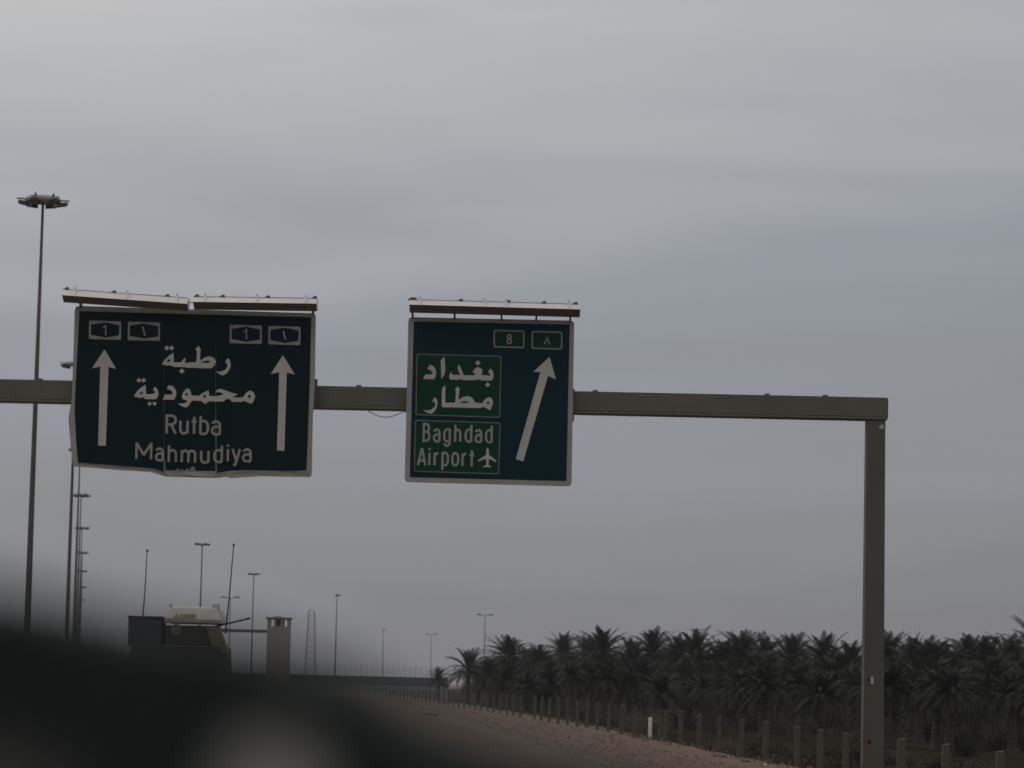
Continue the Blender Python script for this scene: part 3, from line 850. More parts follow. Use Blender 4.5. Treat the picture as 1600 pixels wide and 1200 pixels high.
mast_px = [(67.6, 305, 'tallest and nearest high mast light, standing clear at the far left', 0.0),
           (119.5, 564, 'second high mast light, its head half hidden behind the wide blue sign', 0.3),
           (125.5, 698, 'third high mast light, its head wholly behind the wide blue sign', 0.2),
           (127, 770, 'fourth high mast light, its head first below the wide blue sign', 0.1),
           (128.5, 822, 'fifth high mast light, second head below the wide blue sign', 0.5),
           (129, 861, 'sixth high mast light, third head below the wide blue sign', 0.8),
           (128.5, 890, 'seventh high mast light, fourth head below the wide blue sign', 0.2),
           (128, 916, 'eighth high mast light, fifth head below the wide blue sign', 0.6),
           (127, 936, 'farthest high mast light, lowest small head in the left row', 0.4)]
for i, (px, py, lab, rz) in enumerate(mast_px):
    o = mast0 if i == 0 else copy_tree(mast0)
    hor = 1070 + 0.02095 * (px - 800)
    Y = 26.45 * FPX / (hor - py)
    for _ in range(6):
        Y *= (28.0 - CAM.z) / (at(px, py, Y).z - CAM.z)
    p = at(px, py, Y)
    o.location = (p.x, Y, 0)
    o.rotation_euler = (0, 0, rz)
    tag(o, lab)

# ------------------------------------------------------------------ street lamps in the distance
def make_lamp(H, arms, arm_len, big=1.0):
    t = bpy.data.objects.new('street_lamp', None)
    COL.objects.link(t)
    b = MB()
    b.tube([(0, 0, -0.05), (0, 0, H * 0.5), (0, 0, H)], [0.11 * big, 0.085 * big, 0.055 * big], 8)
    b.tube([(0, 0, -0.1), (0, 0, 0.6)], 0.16 * big, 8)
    b.build('pole', M['far_pole'], t, smooth=True)
    for s in arms:
        b = MB()
        b.tube([(0, 0, H - 0.1), (s * arm_len * 0.5, 0, H + 0.02), (s * arm_len, 0, H + 0.06)], 0.045 * big, 6)
        ar_o = b.build('arm', M['far_pole'], t)
        b = MB()
        x = s * arm_len
        vs = [(x - 0.35 * big * 1.0, -0.15 * big, H - 0.02), (x + 0.35 * big, -0.15 * big, H - 0.02), (x + 0.35 * big, 0.15 * big, H - 0.02), (x - 0.35 * big, 0.15 * big, H - 0.02),
              (x - 0.3 * big, -0.1 * big, H + 0.2 * big), (x + 0.3 * big, -0.1 * big, H + 0.16 * big), (x + 0.3 * big, 0.1 * big, H + 0.16 * big), (x - 0.3 * big, 0.1 * big, H + 0.2 * big)]
        b.add(vs, [(0, 3, 2, 1), (4, 5, 6, 7), (0, 1, 5, 4), (1, 2, 6, 5), (2, 3, 7, 6), (3, 0, 4, 7)])
        b.build('lamp_head', M['head_dark'], ar_o)
    return t
def put_lamp(o, px, py, H, lab, group='street lamps along the far road', rz=0.0):
    hor = 1070 + 0.02095 * (px - 800)
    Y = (H - CAM.z) * FPX / (hor - py)
    p = at(px, py, Y)
    o.location = (p.x, Y, 0)
    o.rotation_euler = (0, 0, rz)
    tag(o, lab, 'street lamp', group)
double = make_lamp(14.0, (-1, 1), 0.38)
put_lamp(double, 316, 853, 14.0, 'tall street lamp rising behind the white turret', rz=0.25)
o = copy_tree(double)
put_lamp(o, 396.5, 899, 14.0, 'street lamp between the gun barrel and the brick tower', rz=-0.2)
single = make_lamp(14.0, (1,), 0.12, 1.1)
put_lamp(single, 526.5, 932, 14.0, 'lone street lamp right of the lattice pylon', rz=0.3)
o = copy_tree(single)
put_lamp(o, 599, 985, 14.0, 'small far street lamp in the gap above the long low wall', rz=0.2)
tee = make_lamp(16.0, (-1, 1), 1.25, 1.25)
put_lamp(tee, 360, 935, 16.0, 'far twin arm street lamp beside the right whip antenna')
for px, py, lab in ((674, 992, 'far twin arm street lamp left of the palms'), (758, 962, 'twin arm street lamp rising above the leftmost palms'),
                    (1089, 985, 'twin arm street lamp top just showing over the palm grove')):
    o = copy_tree(tee)
    put_lamp(o, px, py, 16.0, lab)

# ------------------------------------------------------------------ lattice pylon
Y = 760.0
pb, pt = at(484, 1062, Y), at(484.5, 953, Y)
PY = thing('lattice_pylon', 'pale lattice pylon with rounded top between brick tower and street lamp', 'pylon', (pb.x, Y, -0.1))
b = MB()
H = pt.z + 0.1
def half(z):
    zr = H - 0.75
    return 1.6 - 0.85 * (z / zr) ** 0.8 if z < zr else 0.75 * math.sqrt(max(0, 1 - ((z - zr) / 0.75) ** 2)) + 0.01
lv = [(H - 0.75) * i / 12 for i in range(13)] + [H - 0.35, H - 0.12, H]
for sx, sy in ((-1, -1), (1, -1), (1, 1), (-1, 1)):
    b.tube([(sx * half(z), sy * half(z), z) for z in lv], 0.075, 5)
b.build('leg_frame', M['far_pole'], PY)
for sy in (-1, 1):
    b = MB()
    for i in range(12):
        z0, z1 = lv[i], lv[i + 1]
        b.tube([(-half(z0), sy * half(z0), z0), (half(z1), sy * half(z1), z1)], 0.03, 4)
        b.tube([(half(z0), sy * half(z0), z0), (-half(z1), sy * half(z1), z1)], 0.03, 4)
    b.build('bracing', M['far_pole'], PY)

# ------------------------------------------------------------------ brick watch tower
Y = 320.0
tl, tr = at(418.5, 990, Y), at(453, 990, Y)
zt = at(436, 966, Y).z
zo = at(436, 979.5, Y).z                            # sill of the openings
TW = thing('watch_tower', 'square brick watch tower with open look-out slots under a flat slab roof', 'tower', ((tl.x + tr.x) / 2, Y, 0))
hw = (tr.x - tl.x) / 2
b = MB()
b.box((-hw, -hw, -0.1), (hw, hw, zo))
b.build('wall', M['brick'], TW)
for k in range(4):
    x = -hw + (2 * hw - 0.24) * k / 3
    for yy in (-hw, hw - 0.24):
        b = MB()
        b.box((x, yy, zo), (x + 0.24, yy + 0.24, zt - 0.15))
        b.build('pillar', M['brick'], TW)
b = MB()
b.box((-0.28, -0.35, zo), (0.30, 0.5, zt - 0.151))
b.build('inner_post', M['head_dark'], TW)
b = MB()
b.box((-hw - 0.16, -hw - 0.16, zt - 0.15), (hw + 0.16, hw + 0.16, zt + 0.06))
b.box((-hw + 0.6, -hw + 0.5, zt + 0.06), (hw - 0.9, hw - 0.5, zt + 0.16))
b.build('roof', M['slab'], TW, bevel=0.03)

# ------------------------------------------------------------------ far gantry beam
Y = 345.0
a, c = at(218, 982, Y), at(436, 987, Y)
z = at(300, 984.5, Y).z
FG = thing('far_gantry', 'distant thin gantry beam between the brick tower and the white turret', 'gantry', (c.x, Y, 0))
b = MB()
b.box((a.x - c.x, -0.2, z - 0.18), (0.1, 0.2, z + 0.18))
b.build('beam', M['far_pole'], FG)
b = MB()
b.box((-0.2, -0.22, -0.1), (0.2, 0.22, z - 0.18))
b.box((a.x - c.x - 0.1, -0.22, -0.1), (a.x - c.x + 0.25, 0.22, z - 0.18))
b.build('column', M['far_pole'], FG)

# ------------------------------------------------------------------ dark wall and mesh fence beyond the bend
Y = 470.0
a, c = at(300, 1052, Y), at(700, 1060, Y)
zt = at(600, 1057.5, Y).z
WL = thing('boundary_wall', 'long low wall with a dark upper band crossing beyond the bend', 'wall', ((a.x + c.x) / 2, Y, -1.3))
hw = (c.x - a.x) / 2
b = MB()
b.box((-hw, 0, 0), (hw, 0.5, zt + 1.3 - 1.25))
b.build('wall', M['wall_pale'], WL)
b = MB()
b.box((-hw, -0.12, zt + 0.05), (hw, 0.62, zt + 1.3))
b.build('coping', M['wall_dark'], WL)
MF = thing('mesh_fence', 'thin wire mesh fence with many posts standing on the long low wall', 'fence', ((a.x + c.x) / 2, Y + 0.25, zt))
n = int(2 * hw / 0.85)
for k in range(n + 1):
    x = -hw + 2 * hw * k / n
    b = MB()
    h = 1.75 if k % 2 else 1.55
    b.tube([(x, 0, 0), (x, 0, h), (x + 0.12, 0, h + 0.25)], 0.022, 4)
    b.build('post', M['far_pole'], MF)
b = MB()
for k in range(9):
    z = 0.12 + 0.19 * k
    b.tube([(-hw, 0.02, z), (hw, 0.02, z)], 0.007, 3)
for k in range(int(2 * hw / 0.25)):
    b.tube([(-hw + 0.25 * k, 0.02, 0), (-hw + 0.25 * k, 0.02, 1.6)], 0.005, 3)
b.build('mesh', M['far_pole'], MF)

# ------------------------------------------------------------------ armoured truck ahead
Y = 100.0
def pv(px, py, dy=0.0):
    p = at(px, py, Y + dy)
    return (p.x, p.z)
cx = pv(300, 1000)[0]
TR = thing('armoured_truck', 'armoured truck with off-white turret, dark blue box, two whip antennas and a long barrel', 'military truck', (cx, Y, 0))
to = TR.location
# turret: lofted rings
rings = [([pv(256, 973), pv(347, 975)], 0.0, 2.1), ([pv(258, 966), pv(346, 969)], -0.05, 2.15), ([pv(263, 949), pv(339, 951)], 0.35, 1.8), ([pv(268, 946), pv(334, 948.5)], 0.55, 1.6)]
b = MB()
vs = []
for (l, r), y0, y1 in rings:
    vs += [(l[0], Y + y0, l[1]), (r[0], Y + y0, r[1]), (r[0], Y + y1, r[1]), (l[0], Y + y1, l[1])]
fs = [(0, 3, 2, 1), (12, 13, 14, 15)]
for i in range(3):
    for k in range(4):
        fs.append((4 * i + k, 4 * i + (k + 1) % 4, 4 * i + 4 + (k + 1) % 4, 4 * i + 4 + k))
b.add(vs, fs)
tu = b.build('turret', M['offwhite'], TR, to, bevel=0.03)
b = MB()
for px in (264, 332, 338):
    p = pv(px, 947)
    b.box((p[0] - 0.05, Y + 0.5, p[1] - 0.06), (p[0] + 0.05, Y + 0.62, p[1] + 0.07))
p = pv(340, 951)
b.tube([(p[0], Y + 0.3, p[1] - 0.1), (p[0], Y + 0.3, p[1] + 0.03)], 0.04, 6)
b.build('lifting_eye', M['offwhite'], tu, to)
# the faded yellow marking is too worn to read: a small triangle and a row of worn strokes
b = MB()
def on_face(px, py):
    p = pv(px, py)
    t = (966 - py) / 17.0
    return (p[0], Y - 0.05 + 0.40 * t - 0.012, p[1])
def mark(pts):
    q3 = [on_face(*p) for p in pts]
    k = len(q3)
    q4 = [(x, y + 0.03, z) for x, y, z in q3]
    b.add(q3 + q4, [tuple(range(k)), tuple(range(2 * k - 1, k - 1, -1))] + [(i, (i + 1) % k, k + (i + 1) % k, k + i) for i in range(k)])
mark([(271, 965.6), (275.5, 957.5), (279.5, 965.6)])
rr = random.Random(3)
x = 281.0
for i in range(8):
    mark([(x, 965.8), (x + 0.1, 959.3), (x + 1.35, 959.3), (x + 1.3, 965.8)])
    mark([(x + 0.95, 961.0), (x + 2.2, 960.2 + rr.uniform(0, 1)), (x + 2.3, 961.6), (x + 0.95, 962.2)])
    mark([(x + 0.95, 964.2), (x + 2.3, 963.6 + rr.uniform(0, 1)), (x + 2.3, 965.4), (x + 0.95, 965.4)])
    x += 3.15
b.build('worn_marking', M['yellow'], tu, to)
b = MB()
g0, g1 = pv(335, 978.5), pv(391.5, 966.5)
b.tube([(g0[0], Y + 0.4, g0[1]), (g1[0], Y - 0.3, g1[1])], [0.035, 0.03], 8)
b.tube([(g1[0] - 0.10, Y - 0.29, g1[1] - 0.02), (g1[0], Y - 0.31, g1[1])], 0.042, 8)
b.build('barrel', M['black_metal'], TR, to)
for (x0, y0), (x1, y1), r in (((219.5, 966), (226.5, 860), 0.026), ((349.5, 990), (362.5, 851), 0.03)):
    b = MB()
    p, q_ = pv(x0, y0), pv(x1, y1)
    b.tube([(p[0], Y + 0.6, p[1]), ((p[0] * 0.6 + q_[0] * 0.4) + 0.015, Y + 0.6, p[1] * 0.6 + q_[1] * 0.4), (q_[0], Y + 0.6, q_[1])], [r, r * 0.8, r * 0.55], 7)
    b.tube([(q_[0], Y + 0.6, q_[1] - 0.02), (q_[0] + 0.01, Y + 0.6, q_[1] + 0.06)], [0.04, 0.035], 7)
    b.build('antenna', M['black_metal'], TR, to)
b = MB()
l, r = pv(200, 964), pv(252, 966)
zb = pv(225, 1010)[1]
b.box((l[0], Y + 0.1, zb), (r[0], Y + 1.5, l[1] - 0.03))
bx = b.build('stowage_box', M['navy'], TR, to, bevel=0.03)
b = MB()
b.box((l[0] - 0.03, Y + 0.06, l[1] - 0.03), (r[0] + 0.03, Y + 1.54, l[1] + 0.04))
b.build('box_lid', M['navy'], bx, to)
b = MB()
l, r = pv(258, 976), pv(344, 978)
b.box((l[0], Y + 0.15, pv(258, 1008)[1]), (r[0] - 0.35, Y + 1.95, l[1] - 0.02))
b.build('turret_base', M['hull'], TR, to)
b = MB()
p = pv(275, 984)
b.tube([(p[0], Y + 0.10, p[1]), (p[0], Y + 0.16, p[1])], 0.19, 18)
b.build('round_hatch', M['tan'], TR, to)
b = MB()
q0, q1 = [pv(322, 978), pv(340, 978), pv(356, 1022), pv(333, 1022)], None
b.plate([q0], Y + 0.05, Y + 0.9)
b.build('side_plate', M['tan'], TR, to)
b = MB()
l, r = pv(204, 1008), pv(344, 1010)
z_h = l[1]
prof = [(Y + 0.0, z_h), (Y - 0.15, 1.2), (Y + 0.05, 0.75), (Y + 5.4, 0.75), (Y + 5.7, 1.4), (Y + 4.6, 1.75), (Y + 3.9, z_h)]
b.prism_x(prof, l[0], r[0])
b.build('hull', M['hull'], TR, to, bevel=0.04)
for sx in (l[0] + 0.18, r[0] - 0.18):
    for yy in (Y + 1.1, Y + 4.4):
        b = MB()
        b.tube([(sx - 0.19, yy, 0.58), (sx + 0.19, yy, 0.58)], 0.58, 24)
        wh = b.build('wheel', M['tyre'], TR, to)
        b = MB()
        b.tube([(sx - 0.2, yy, 0.58), (sx + 0.2, yy, 0.58)], 0.3, 16)
        b.build('rim', M['tan'], wh, to)

# ------------------------------------------------------------------ roadside fence posts
rng = random.Random(11)
P = [(1563, 1174.5), (1478, 1163.5), (1409, 1155), (1321, 1146), (1282, 1141), (1245, 1136), (1197, 1128), (1159, 1125), (1124, 1120.6),
     (1093, 1117.5), (1064, 1112), (1040, 1111.4), (1031, 1111), (993, 1104.4), (972, 1102), (952, 1100), (934, 1098), (917.5, 1096.5), (902, 1095), (886.5, 1094), (873, 1092.3),
     (859, 1091), (847, 1090), (836, 1088), (814, 1087), (803, 1086.3), (792, 1085), (782, 1084)]
yy = [44, 47, 50, 56, 59, 62, 65.5, 69, 72.5, 76, 80, 84, 86, 92, 96, 100, 104, 108, 112, 117, 121, 126, 130, 134, 144, 149, 154, 159]
x, t, Yp = 772.0, 1083.2, 165.0
st = 10.0
while x > 585:
    P.append((x, t)); yy.append(Yp)
    x -= st; st = max(5.6, st * 0.965); t -= 0.042 * st + 0.02; Yp += 5.6
names = {0: 'concrete fence post third to the right of the gantry column', 1: 'concrete fence post second to the right of the gantry column', 2: 'concrete fence post first to the right of the gantry column'}
ordn = ['first', 'second', 'third', 'fourth', 'fifth', 'sixth', 'seventh', 'eighth', 'ninth', 'tenth']
for i in range(3, 12):
    names[i] = 'concrete fence post %s to the left of the gantry column' % ordn[i - 3]
for i in range(12, 19):
    names[i] = 'concrete fence post %s to the left of the white marker post' % ordn[i - 12]
post_mesh = {}
for i, ((px, py), Y) in enumerate(zip(P, yy)):
    p = at(px, py, Y)
    Hh = p.z - FIELD + 0.08
    b = MB()
    wdt = 0.062 * rng.uniform(0.88, 1.08)
    lean = rng.uniform(-0.055, 0.055)
    k = 5
    vs = []
    for j in range(k + 1):
        t_ = j / k
        s_ = wdt * (1.06 - 0.12 * t_)
        dx = lean * t_ + 0.006 * rng.uniform(-1, 1)
        vs += [(dx - s_, -s_, t_ * Hh), (dx + s_, -s_, t_ * Hh), (dx + s_, s_, t_ * Hh + (0.02 if j == k else 0)), (dx - s_, s_, t_ * Hh)]
    fs = [(0, 3, 2, 1), (4 * k, 4 * k + 1, 4 * k + 2, 4 * k + 3)]
    for j in range(k):
        for m_ in range(4):
            fs.append((4 * j + m_, 4 * j + (m_ + 1) % 4, 4 * j + 4 + (m_ + 1) % 4, 4 * j + 4 + m_))
    b.add(vs, fs)
    o = b.build('fence_post', M['concrete_post'], bevel=0.008)
    o.location = (p.x - lean, Y, FIELD - 0.08)
    tag(o, names.get(i, 'slim distant concrete fence post in the row below the palms'), 'fence post', 'concrete posts of the roadside fence')

# white marker post on the verge
g = ground_at(1015.5, 1155)
b = MB()
hh = at(1015, 1121, g.y).z
b.box((-0.055, -0.05, -0.1), (0.055, 0.05, hh - 0.03))
b.add([(-0.055, -0.05, hh - 0.03), (0.055, -0.05, hh - 0.03), (0.055, 0.05, hh - 0.03), (-0.055, 0.05, hh - 0.03), (-0.03, -0.03, hh + 0.01), (0.03, -0.03, hh + 0.01), (0.03, 0.03, hh + 0.01), (-0.03, 0.03, hh + 0.01)],
      [(4, 5, 6, 7), (0, 1, 5, 4), (1, 2, 6, 5), (2, 3, 7, 6), (3, 0, 4, 7)])
o = b.build('marker_post', M['white_paint'], bevel=0.006)
o.location = (g.x, g.y, 0)
tag(o, 'single bright white marker post at the edge of the sandy verge', 'marker post')

# stones and scraps
def rock(px, py, sx, sy, sz, lab, m='rock', z=0.0, name='rock', cat='rock'):
    g = ground_at(px, py, z)
    bm = bmesh.new()
    bmesh.ops.create_icosphere(bm, subdivisions=3, radius=1.0)
    sd_ = px * 0.37
    for v in bm.verts:
        n_ = noise.noise(v.co * 1.3 + Vector((sd_, 0, 0))) * 0.45 + noise.noise(v.co * 3.1 + Vector((0, sd_, 0))) * 0.2
        v.co = Vector((v.co.x * sx, v.co.y * sy, v.co.z * sz)) * (1 + n_)
    me = bpy.data.meshes.new(name)
    bm.to_mesh(me); bm.free()
    me.materials.append(M[m])
    o = bpy.data.objects.new(name, me)
    COL.objects.link(o)
    o.location = (g.x, g.y, z + sz * 0.45)
    tag(o, lab, cat)
rock(667, 1117, 0.16, 0.3, 0.06, 'left one of two dark lumps lying on the road', name='tyre_scrap', cat='debris')
rock(678, 1118, 0.19, 0.3, 0.065, 'right one of two dark lumps lying on the road', name='tyre_scrap', cat='debris')
rock(1132, 1186, 0.085, 0.12, 0.06, 'left and higher of two dark stones at the bottom end of the verge')
rock(1164, 1194, 0.11, 0.14, 0.07, 'right and lower of two dark stones at the bottom end of the verge')
rock(957, 1150, 0.10, 0.2, 0.05, 'flat dark stone on the sandy verge left of the marker post')
rock(923, 1139, 0.10, 0.2, 0.05, 'small dark stone at the verge edge above the flat one')
rock(1196, 1197, 0.05, 0.08, 0.035, 'pale little stone at the bottom of the verge', m='sticker')

b = MB()
rp_ = random.Random(8)
for i in range(3800):
    Y = 52 + 200 * rp_.random() ** 1.7
    X = rp_.uniform(asph_x(Y) - 0.9, verge_x(Y) + 0.6)
    r = 0.012 + 0.045 * rp_.random() ** 5 + 0.00012 * Y
    a = rp_.uniform(0, 3)
    vs = [(X + r * math.cos(a + 1.57 * k) * rp_.uniform(0.7, 1.3), Y + r * math.sin(a + 1.57 * k) * rp_.uniform(0.7, 1.3), 0.0) for k in range(4)]
    vs += [(X, Y, r * rp_.uniform(0.9, 1.5))]
    b.add([(x, y, z + 0.015) for x, y, z in vs], [(0, 1, 4), (1, 2, 4), (2, 3, 4), (3, 0, 4)])
o = b.build('gravel', M['gravel'])
tag(o, kind='stuff')
b = MB()
for i in range(260):
    Y = 50 + 130 * rp_.random() ** 1.3
    X = verge_x(Y) + rp_.uniform(-0.5, 1.3)
    for k in range(14):
        a, l = rp_.uniform(0, 6.28), rp_.uniform(0.06, 0.22)
        bx_, by_ = X + rp_.gauss(0, 0.08), Y + rp_.gauss(0, 0.08)
        z0 = -0.02 if X < verge_x(Y) + 0.3 else -0.25
        b.add([(bx_ - 0.008, by_, z0), (bx_ + 0.008, by_, z0), (bx_ + l * 0.5 * math.cos(a), by_ + l * 0.5 * math.sin(a), l)], [(0, 1, 2)])
o = b.build('dry_grass', M['shrub'], recalc=False)
tag(o, kind='stuff')

# ------------------------------------------------------------------ palms
def palm_meshes(seed, mat_frond, droop, nf):
    rg = random.Random(seed)
    b = MB()
    for k in range(nf):
        az = 2.399963 * k + rg.uniform(-0.25, 0.25)
        f = k / nf
        el = R(84 - 112 * f ** 0.85 * droop + rg.uniform(-9, 9))
        ln = rg.uniform(2.7, 3.4) * (0.78 if f < 0.12 else 1.0)
        bend = R(rg.uniform(50, 85)) * (0.45 + 0.55 * min(1, f * 2.2)) * (1.0 if el > R(-15) else 0.5)
        mi = 1 if (f > 0.86 and rg.random() < 0.75) else 0
        p = Vector((0.10 * math.cos(az), 0.10 * math.sin(az), rg.uniform(-0.1, 0.12)))
        segs = 15
        hd = Vector((math.cos(az), math.sin(az), 0))
        sd_ = Vector((-math.sin(az), math.cos(az), 0))
        pts, tn = [], []
        for s in range(segs + 1):
            t = s / segs
            a = el - bend * t ** 1.5
            d = hd * math.cos(a) + Vector((0, 0, 1)) * math.sin(a)
            pts.append(p.copy()); tn.append(d)
            p = p + d * (ln / segs)
        vs, fs = [], []
        for s in range(segs + 1):
            wv = 0.055 * (1 - s / segs) + 0.010
            vs += [pts[s] - sd_ * wv, pts[s] + sd_ * wv, pts[s] - Vector((0, 0, 1)) * wv * 0.8]
        for s in range(segs):
            i = 3 * s
            fs += [(i, i + 1, i + 4, i + 3), (i + 1, i + 2, i + 5, i + 4), (i + 2, i, i + 3, i + 5)]
        b.add(vs, fs, mi)
        nl = 42
        for s in range(nl):
            t = 0.14 + 0.86 * s / nl
            x = t * segs
            i = min(int(x), segs - 1)
            q = pts[i].lerp(pts[i + 1], x - i)
            d = tn[i]
            up = sd_.cross(d) * -1
            l = 0.58 * (math.sin(math.pi * min(1.0, 0.18 + t * 0.80)) ** 0.7) * rg.uniform(0.8, 1.1)
            for sgn in (-1, 1):
                dirv = (sd_ * sgn * 0.78 + d * (0.55 + 0.35 * t) + up * rg.uniform(0.15, 0.55) - Vector((0, 0, 0.15))).normalized()
                wv = d * 0.025
                e = q + dirv * l - Vector((0, 0, 0.06 * l))
                m_ = q + dirv * l * 0.5
                b.add([q - wv * 0.6, m_ - wv, e, m_ + wv, q + wv * 0.6], [(0, 1, 2, 3, 4)], mi)
    # old frond bases
    for k in range(26):
        az = 2.399963 * k
        z = -0.15 - 0.028 * k
        hd = Vector((math.cos(az), math.sin(az), 0))
        b.tube([hd * 0.12 + Vector((0, 0, z)), hd * 0.36 + Vector((0, 0, z + 0.30))], [0.07, 0.03], 4, 1)
    me = b.build('crown', [mat_frond, M['dead_frond']], recalc=False)
    return me
crowns = []
for sd_, mf, dr, nf in ((1, 'frond', 1.05, 64), (2, 'frond_blue', 1.1, 72), (3, 'frond', 1.2, 80), (4, 'frond_warm', 1.1, 68), (5, 'frond_blue', 1.0, 54), (6, 'frond', 1.25, 76)):
    c = palm_meshes(sd_, M[mf], dr, nf)
    crowns.append(c.data)
    bpy.data.objects.remove(c)
def trunk_mesh(seed):
    rg = random.Random(seed)
    b = MB()
    n, ring = 10, 26
    vs = []
    for j in range(ring + 1):
        t = j / ring
        r = (0.25 - 0.06 * t) * (1 + 0.10 * (j % 2)) + (0.10 * (1 - t * 8) if t < 0.125 else 0) + (0.08 * (t - 0.85) / 0.15 if t > 0.85 else 0)
        for k in range(n):
            a = 2 * math.pi * k / n + 0.3 * (j % 2)
            rr_ = r * rg.uniform(0.92, 1.1)
            vs.append((rr_ * math.cos(a), rr_ * math.sin(a), t))
    fs = [(j * n + k, j * n + (k + 1) % n, (j + 1) * n + (k + 1) % n, (j + 1) * n + k) for j in range(ring) for k in range(n)]
    fs += [tuple(range(n - 1, -1, -1)), tuple(ring * n + k for k in range(n))]
    b.add(vs, fs)
    o = b.build('trunk', M['trunk'])
    me = o.data
    bpy.data.objects.remove(o)
    return me
trunks = [trunk_mesh(s) for s in (21, 22, 23)]
rg = random.Random(77)
def palm(px, py, Y, sc, lab, group, v=None):
    p = at(px, py + 13, Y)
    h = p.z - FIELD
    t = thing('date_palm', lab, 'palm tree', (p.x, Y, FIELD - 0.05), group)
    t.rotation_euler = (R(rg.uniform(-2.5, 2.5)), R(rg.uniform(-2.5, 2.5)), 0)
    o = bpy.data.objects.new('trunk', rg.choice(trunks))
    COL.objects.link(o)
    o.parent = t
    o.scale = (1, 1, h)
    o.rotation_euler = (0, 0, rg.uniform(0, 6))
    c = bpy.data.objects.new('crown', crowns[rg.randrange(len(crowns)) if v is None else v])
    COL.objects.link(c)
    c.parent = t
    c.location = (0, 0, h)
    sc *= 1.08
    c.scale = (sc, sc, sc * rg.uniform(0.92, 1.1))
    c.rotation_euler = (R(rg.uniform(-9, 9)), R(rg.uniform(-9, 9)), rg.uniform(0, 6.28))
grove_y = lambda px: 350 - (px - 700) * 0.165
sky_palms = [(686, 1048, 0.55, 'small hazy date palm at the far left end of the grove'),
             (731, 1035, 0.98, 'open crowned date palm with drooping fronds, standing free at the left of the grove'),
             (791, 1014, 1.12, 'high bushy date palm next right of the free standing one'),
             (843, 1024, 0.95, None), (876, 1010, 0.95, None), (918, 1013, 1.0, None), (945, 1006, 1.05, None), (984, 1018, 1.0, None), (1021, 1006, 1.02, None),
             (1062, 1020, 0.95, None), (1093, 1014, 1.0, None), (1124, 1020, 0.95, None), (1155, 1012, 1.0, None), (1196, 1016, 1.05, None), (1232, 1018, 1.02, None), (1287, 1020, 1.0, None),
             (1330, 1028, 0.95, None), (1390, 1015, 0.98, 'date palm whose crown shows right behind the gantry column'), (1432, 1024, 0.9, None), (1458, 1028, 0.9, None), (1478, 1035, 0.95, None),
             (1513, 1023, 1.0, 'broad date palm crown standing out right of the gantry column'), (1540, 1026, 0.95, None), (1578, 1028, 0.95, None),
             (1625, 1012, 1.05, 'date palm cut off by the right edge of the picture')]
k = 0
tens = ['first', 'second', 'third', 'fourth', 'fifth', 'sixth', 'seventh', 'eighth', 'ninth', 'tenth', 'eleventh', 'twelfth', 'thirteenth', 'fourteenth', 'fifteenth', 'sixteenth', 'seventeenth', 'eighteenth', 'nineteenth', 'twentieth', 'twenty-first', 'twenty-second', 'twenty-third', 'twenty-fourth', 'twenty-fifth']
for i, (px, py, sc, lab) in enumerate(sky_palms):
    if lab is None:
        lab = 'date palm on the grove skyline, %s crown from its left end' % tens[i]
    palm(px, py, grove_y(px) + rg.uniform(-8, 14), sc, lab, 'date palms on the grove skyline', v=(4 if i == 1 else None))
x = 770
while x < 1640:                                    # lower crowns in the front rows
    palm(x + rg.uniform(-9, 9), 1048 + 0.014 * (x - 770) + rg.uniform(-8, 22), grove_y(x) - rg.uniform(0, 35), rg.uniform(0.68, 0.86),
         'lower date palm in the shaded front rows of the grove', 'lower date palms inside the grove')
    x += 33
x = 800
while x < 1650:                                    # crowns that fill the shade down to the fence
    palm(x + rg.uniform(-8, 8), 1054 + 0.024 * (x - 800) + rg.uniform(-12, 10), grove_y(x) * rg.uniform(0.64, 0.80), rg.uniform(0.46, 0.60),
         'lower date palm in the shaded front rows of the grove', 'lower date palms inside the grove')
    x += 30
x = 775
while x < 1640:
    palm(x + rg.uniform(-9, 9), 1036 + 0.012 * (x - 770) + rg.uniform(-8, 12), grove_y(x) + rg.uniform(20, 60), rg.uniform(0.95, 1.15),
         'date palm deep in the grove behind the front rows', 'date palms deep in the grove')
    x += 26
x = 800
while x < 1660:
    palm(x + rg.uniform(-9, 9), 1052 + 0.010 * (x - 770) + rg.uniform(-10, 10), grove_y(x) + rg.uniform(170, 260), rg.uniform(1.1, 1.3),
         'date palm deep in the grove behind the front rows', 'date palms deep in the grove')
    x += 24
x = 745
while x < 1650:
    palm(x + rg.uniform(-9, 9), 1050 + 0.010 * (x - 770) + rg.uniform(-12, 10), grove_y(x) + rg.uniform(80, 170), rg.uniform(1.0, 1.2),
         'date palm deep in the grove behind the front rows', 'date palms deep in the grove')
    x += 28
for px, py, sc, lab in ((1140, 1062, 0.85, 'short date palm with arching grey fronds low in the middle of the grove'), (1310, 1058, 0.85, 'short date palm with long arching fronds left of the gantry column'),
                        (1432, 1078, 0.75, 'short date palm low in front, right of the gantry column')):
    palm(px, py, grove_y(px) - 52, sc, lab, 'short date palms before the grove', v=1)

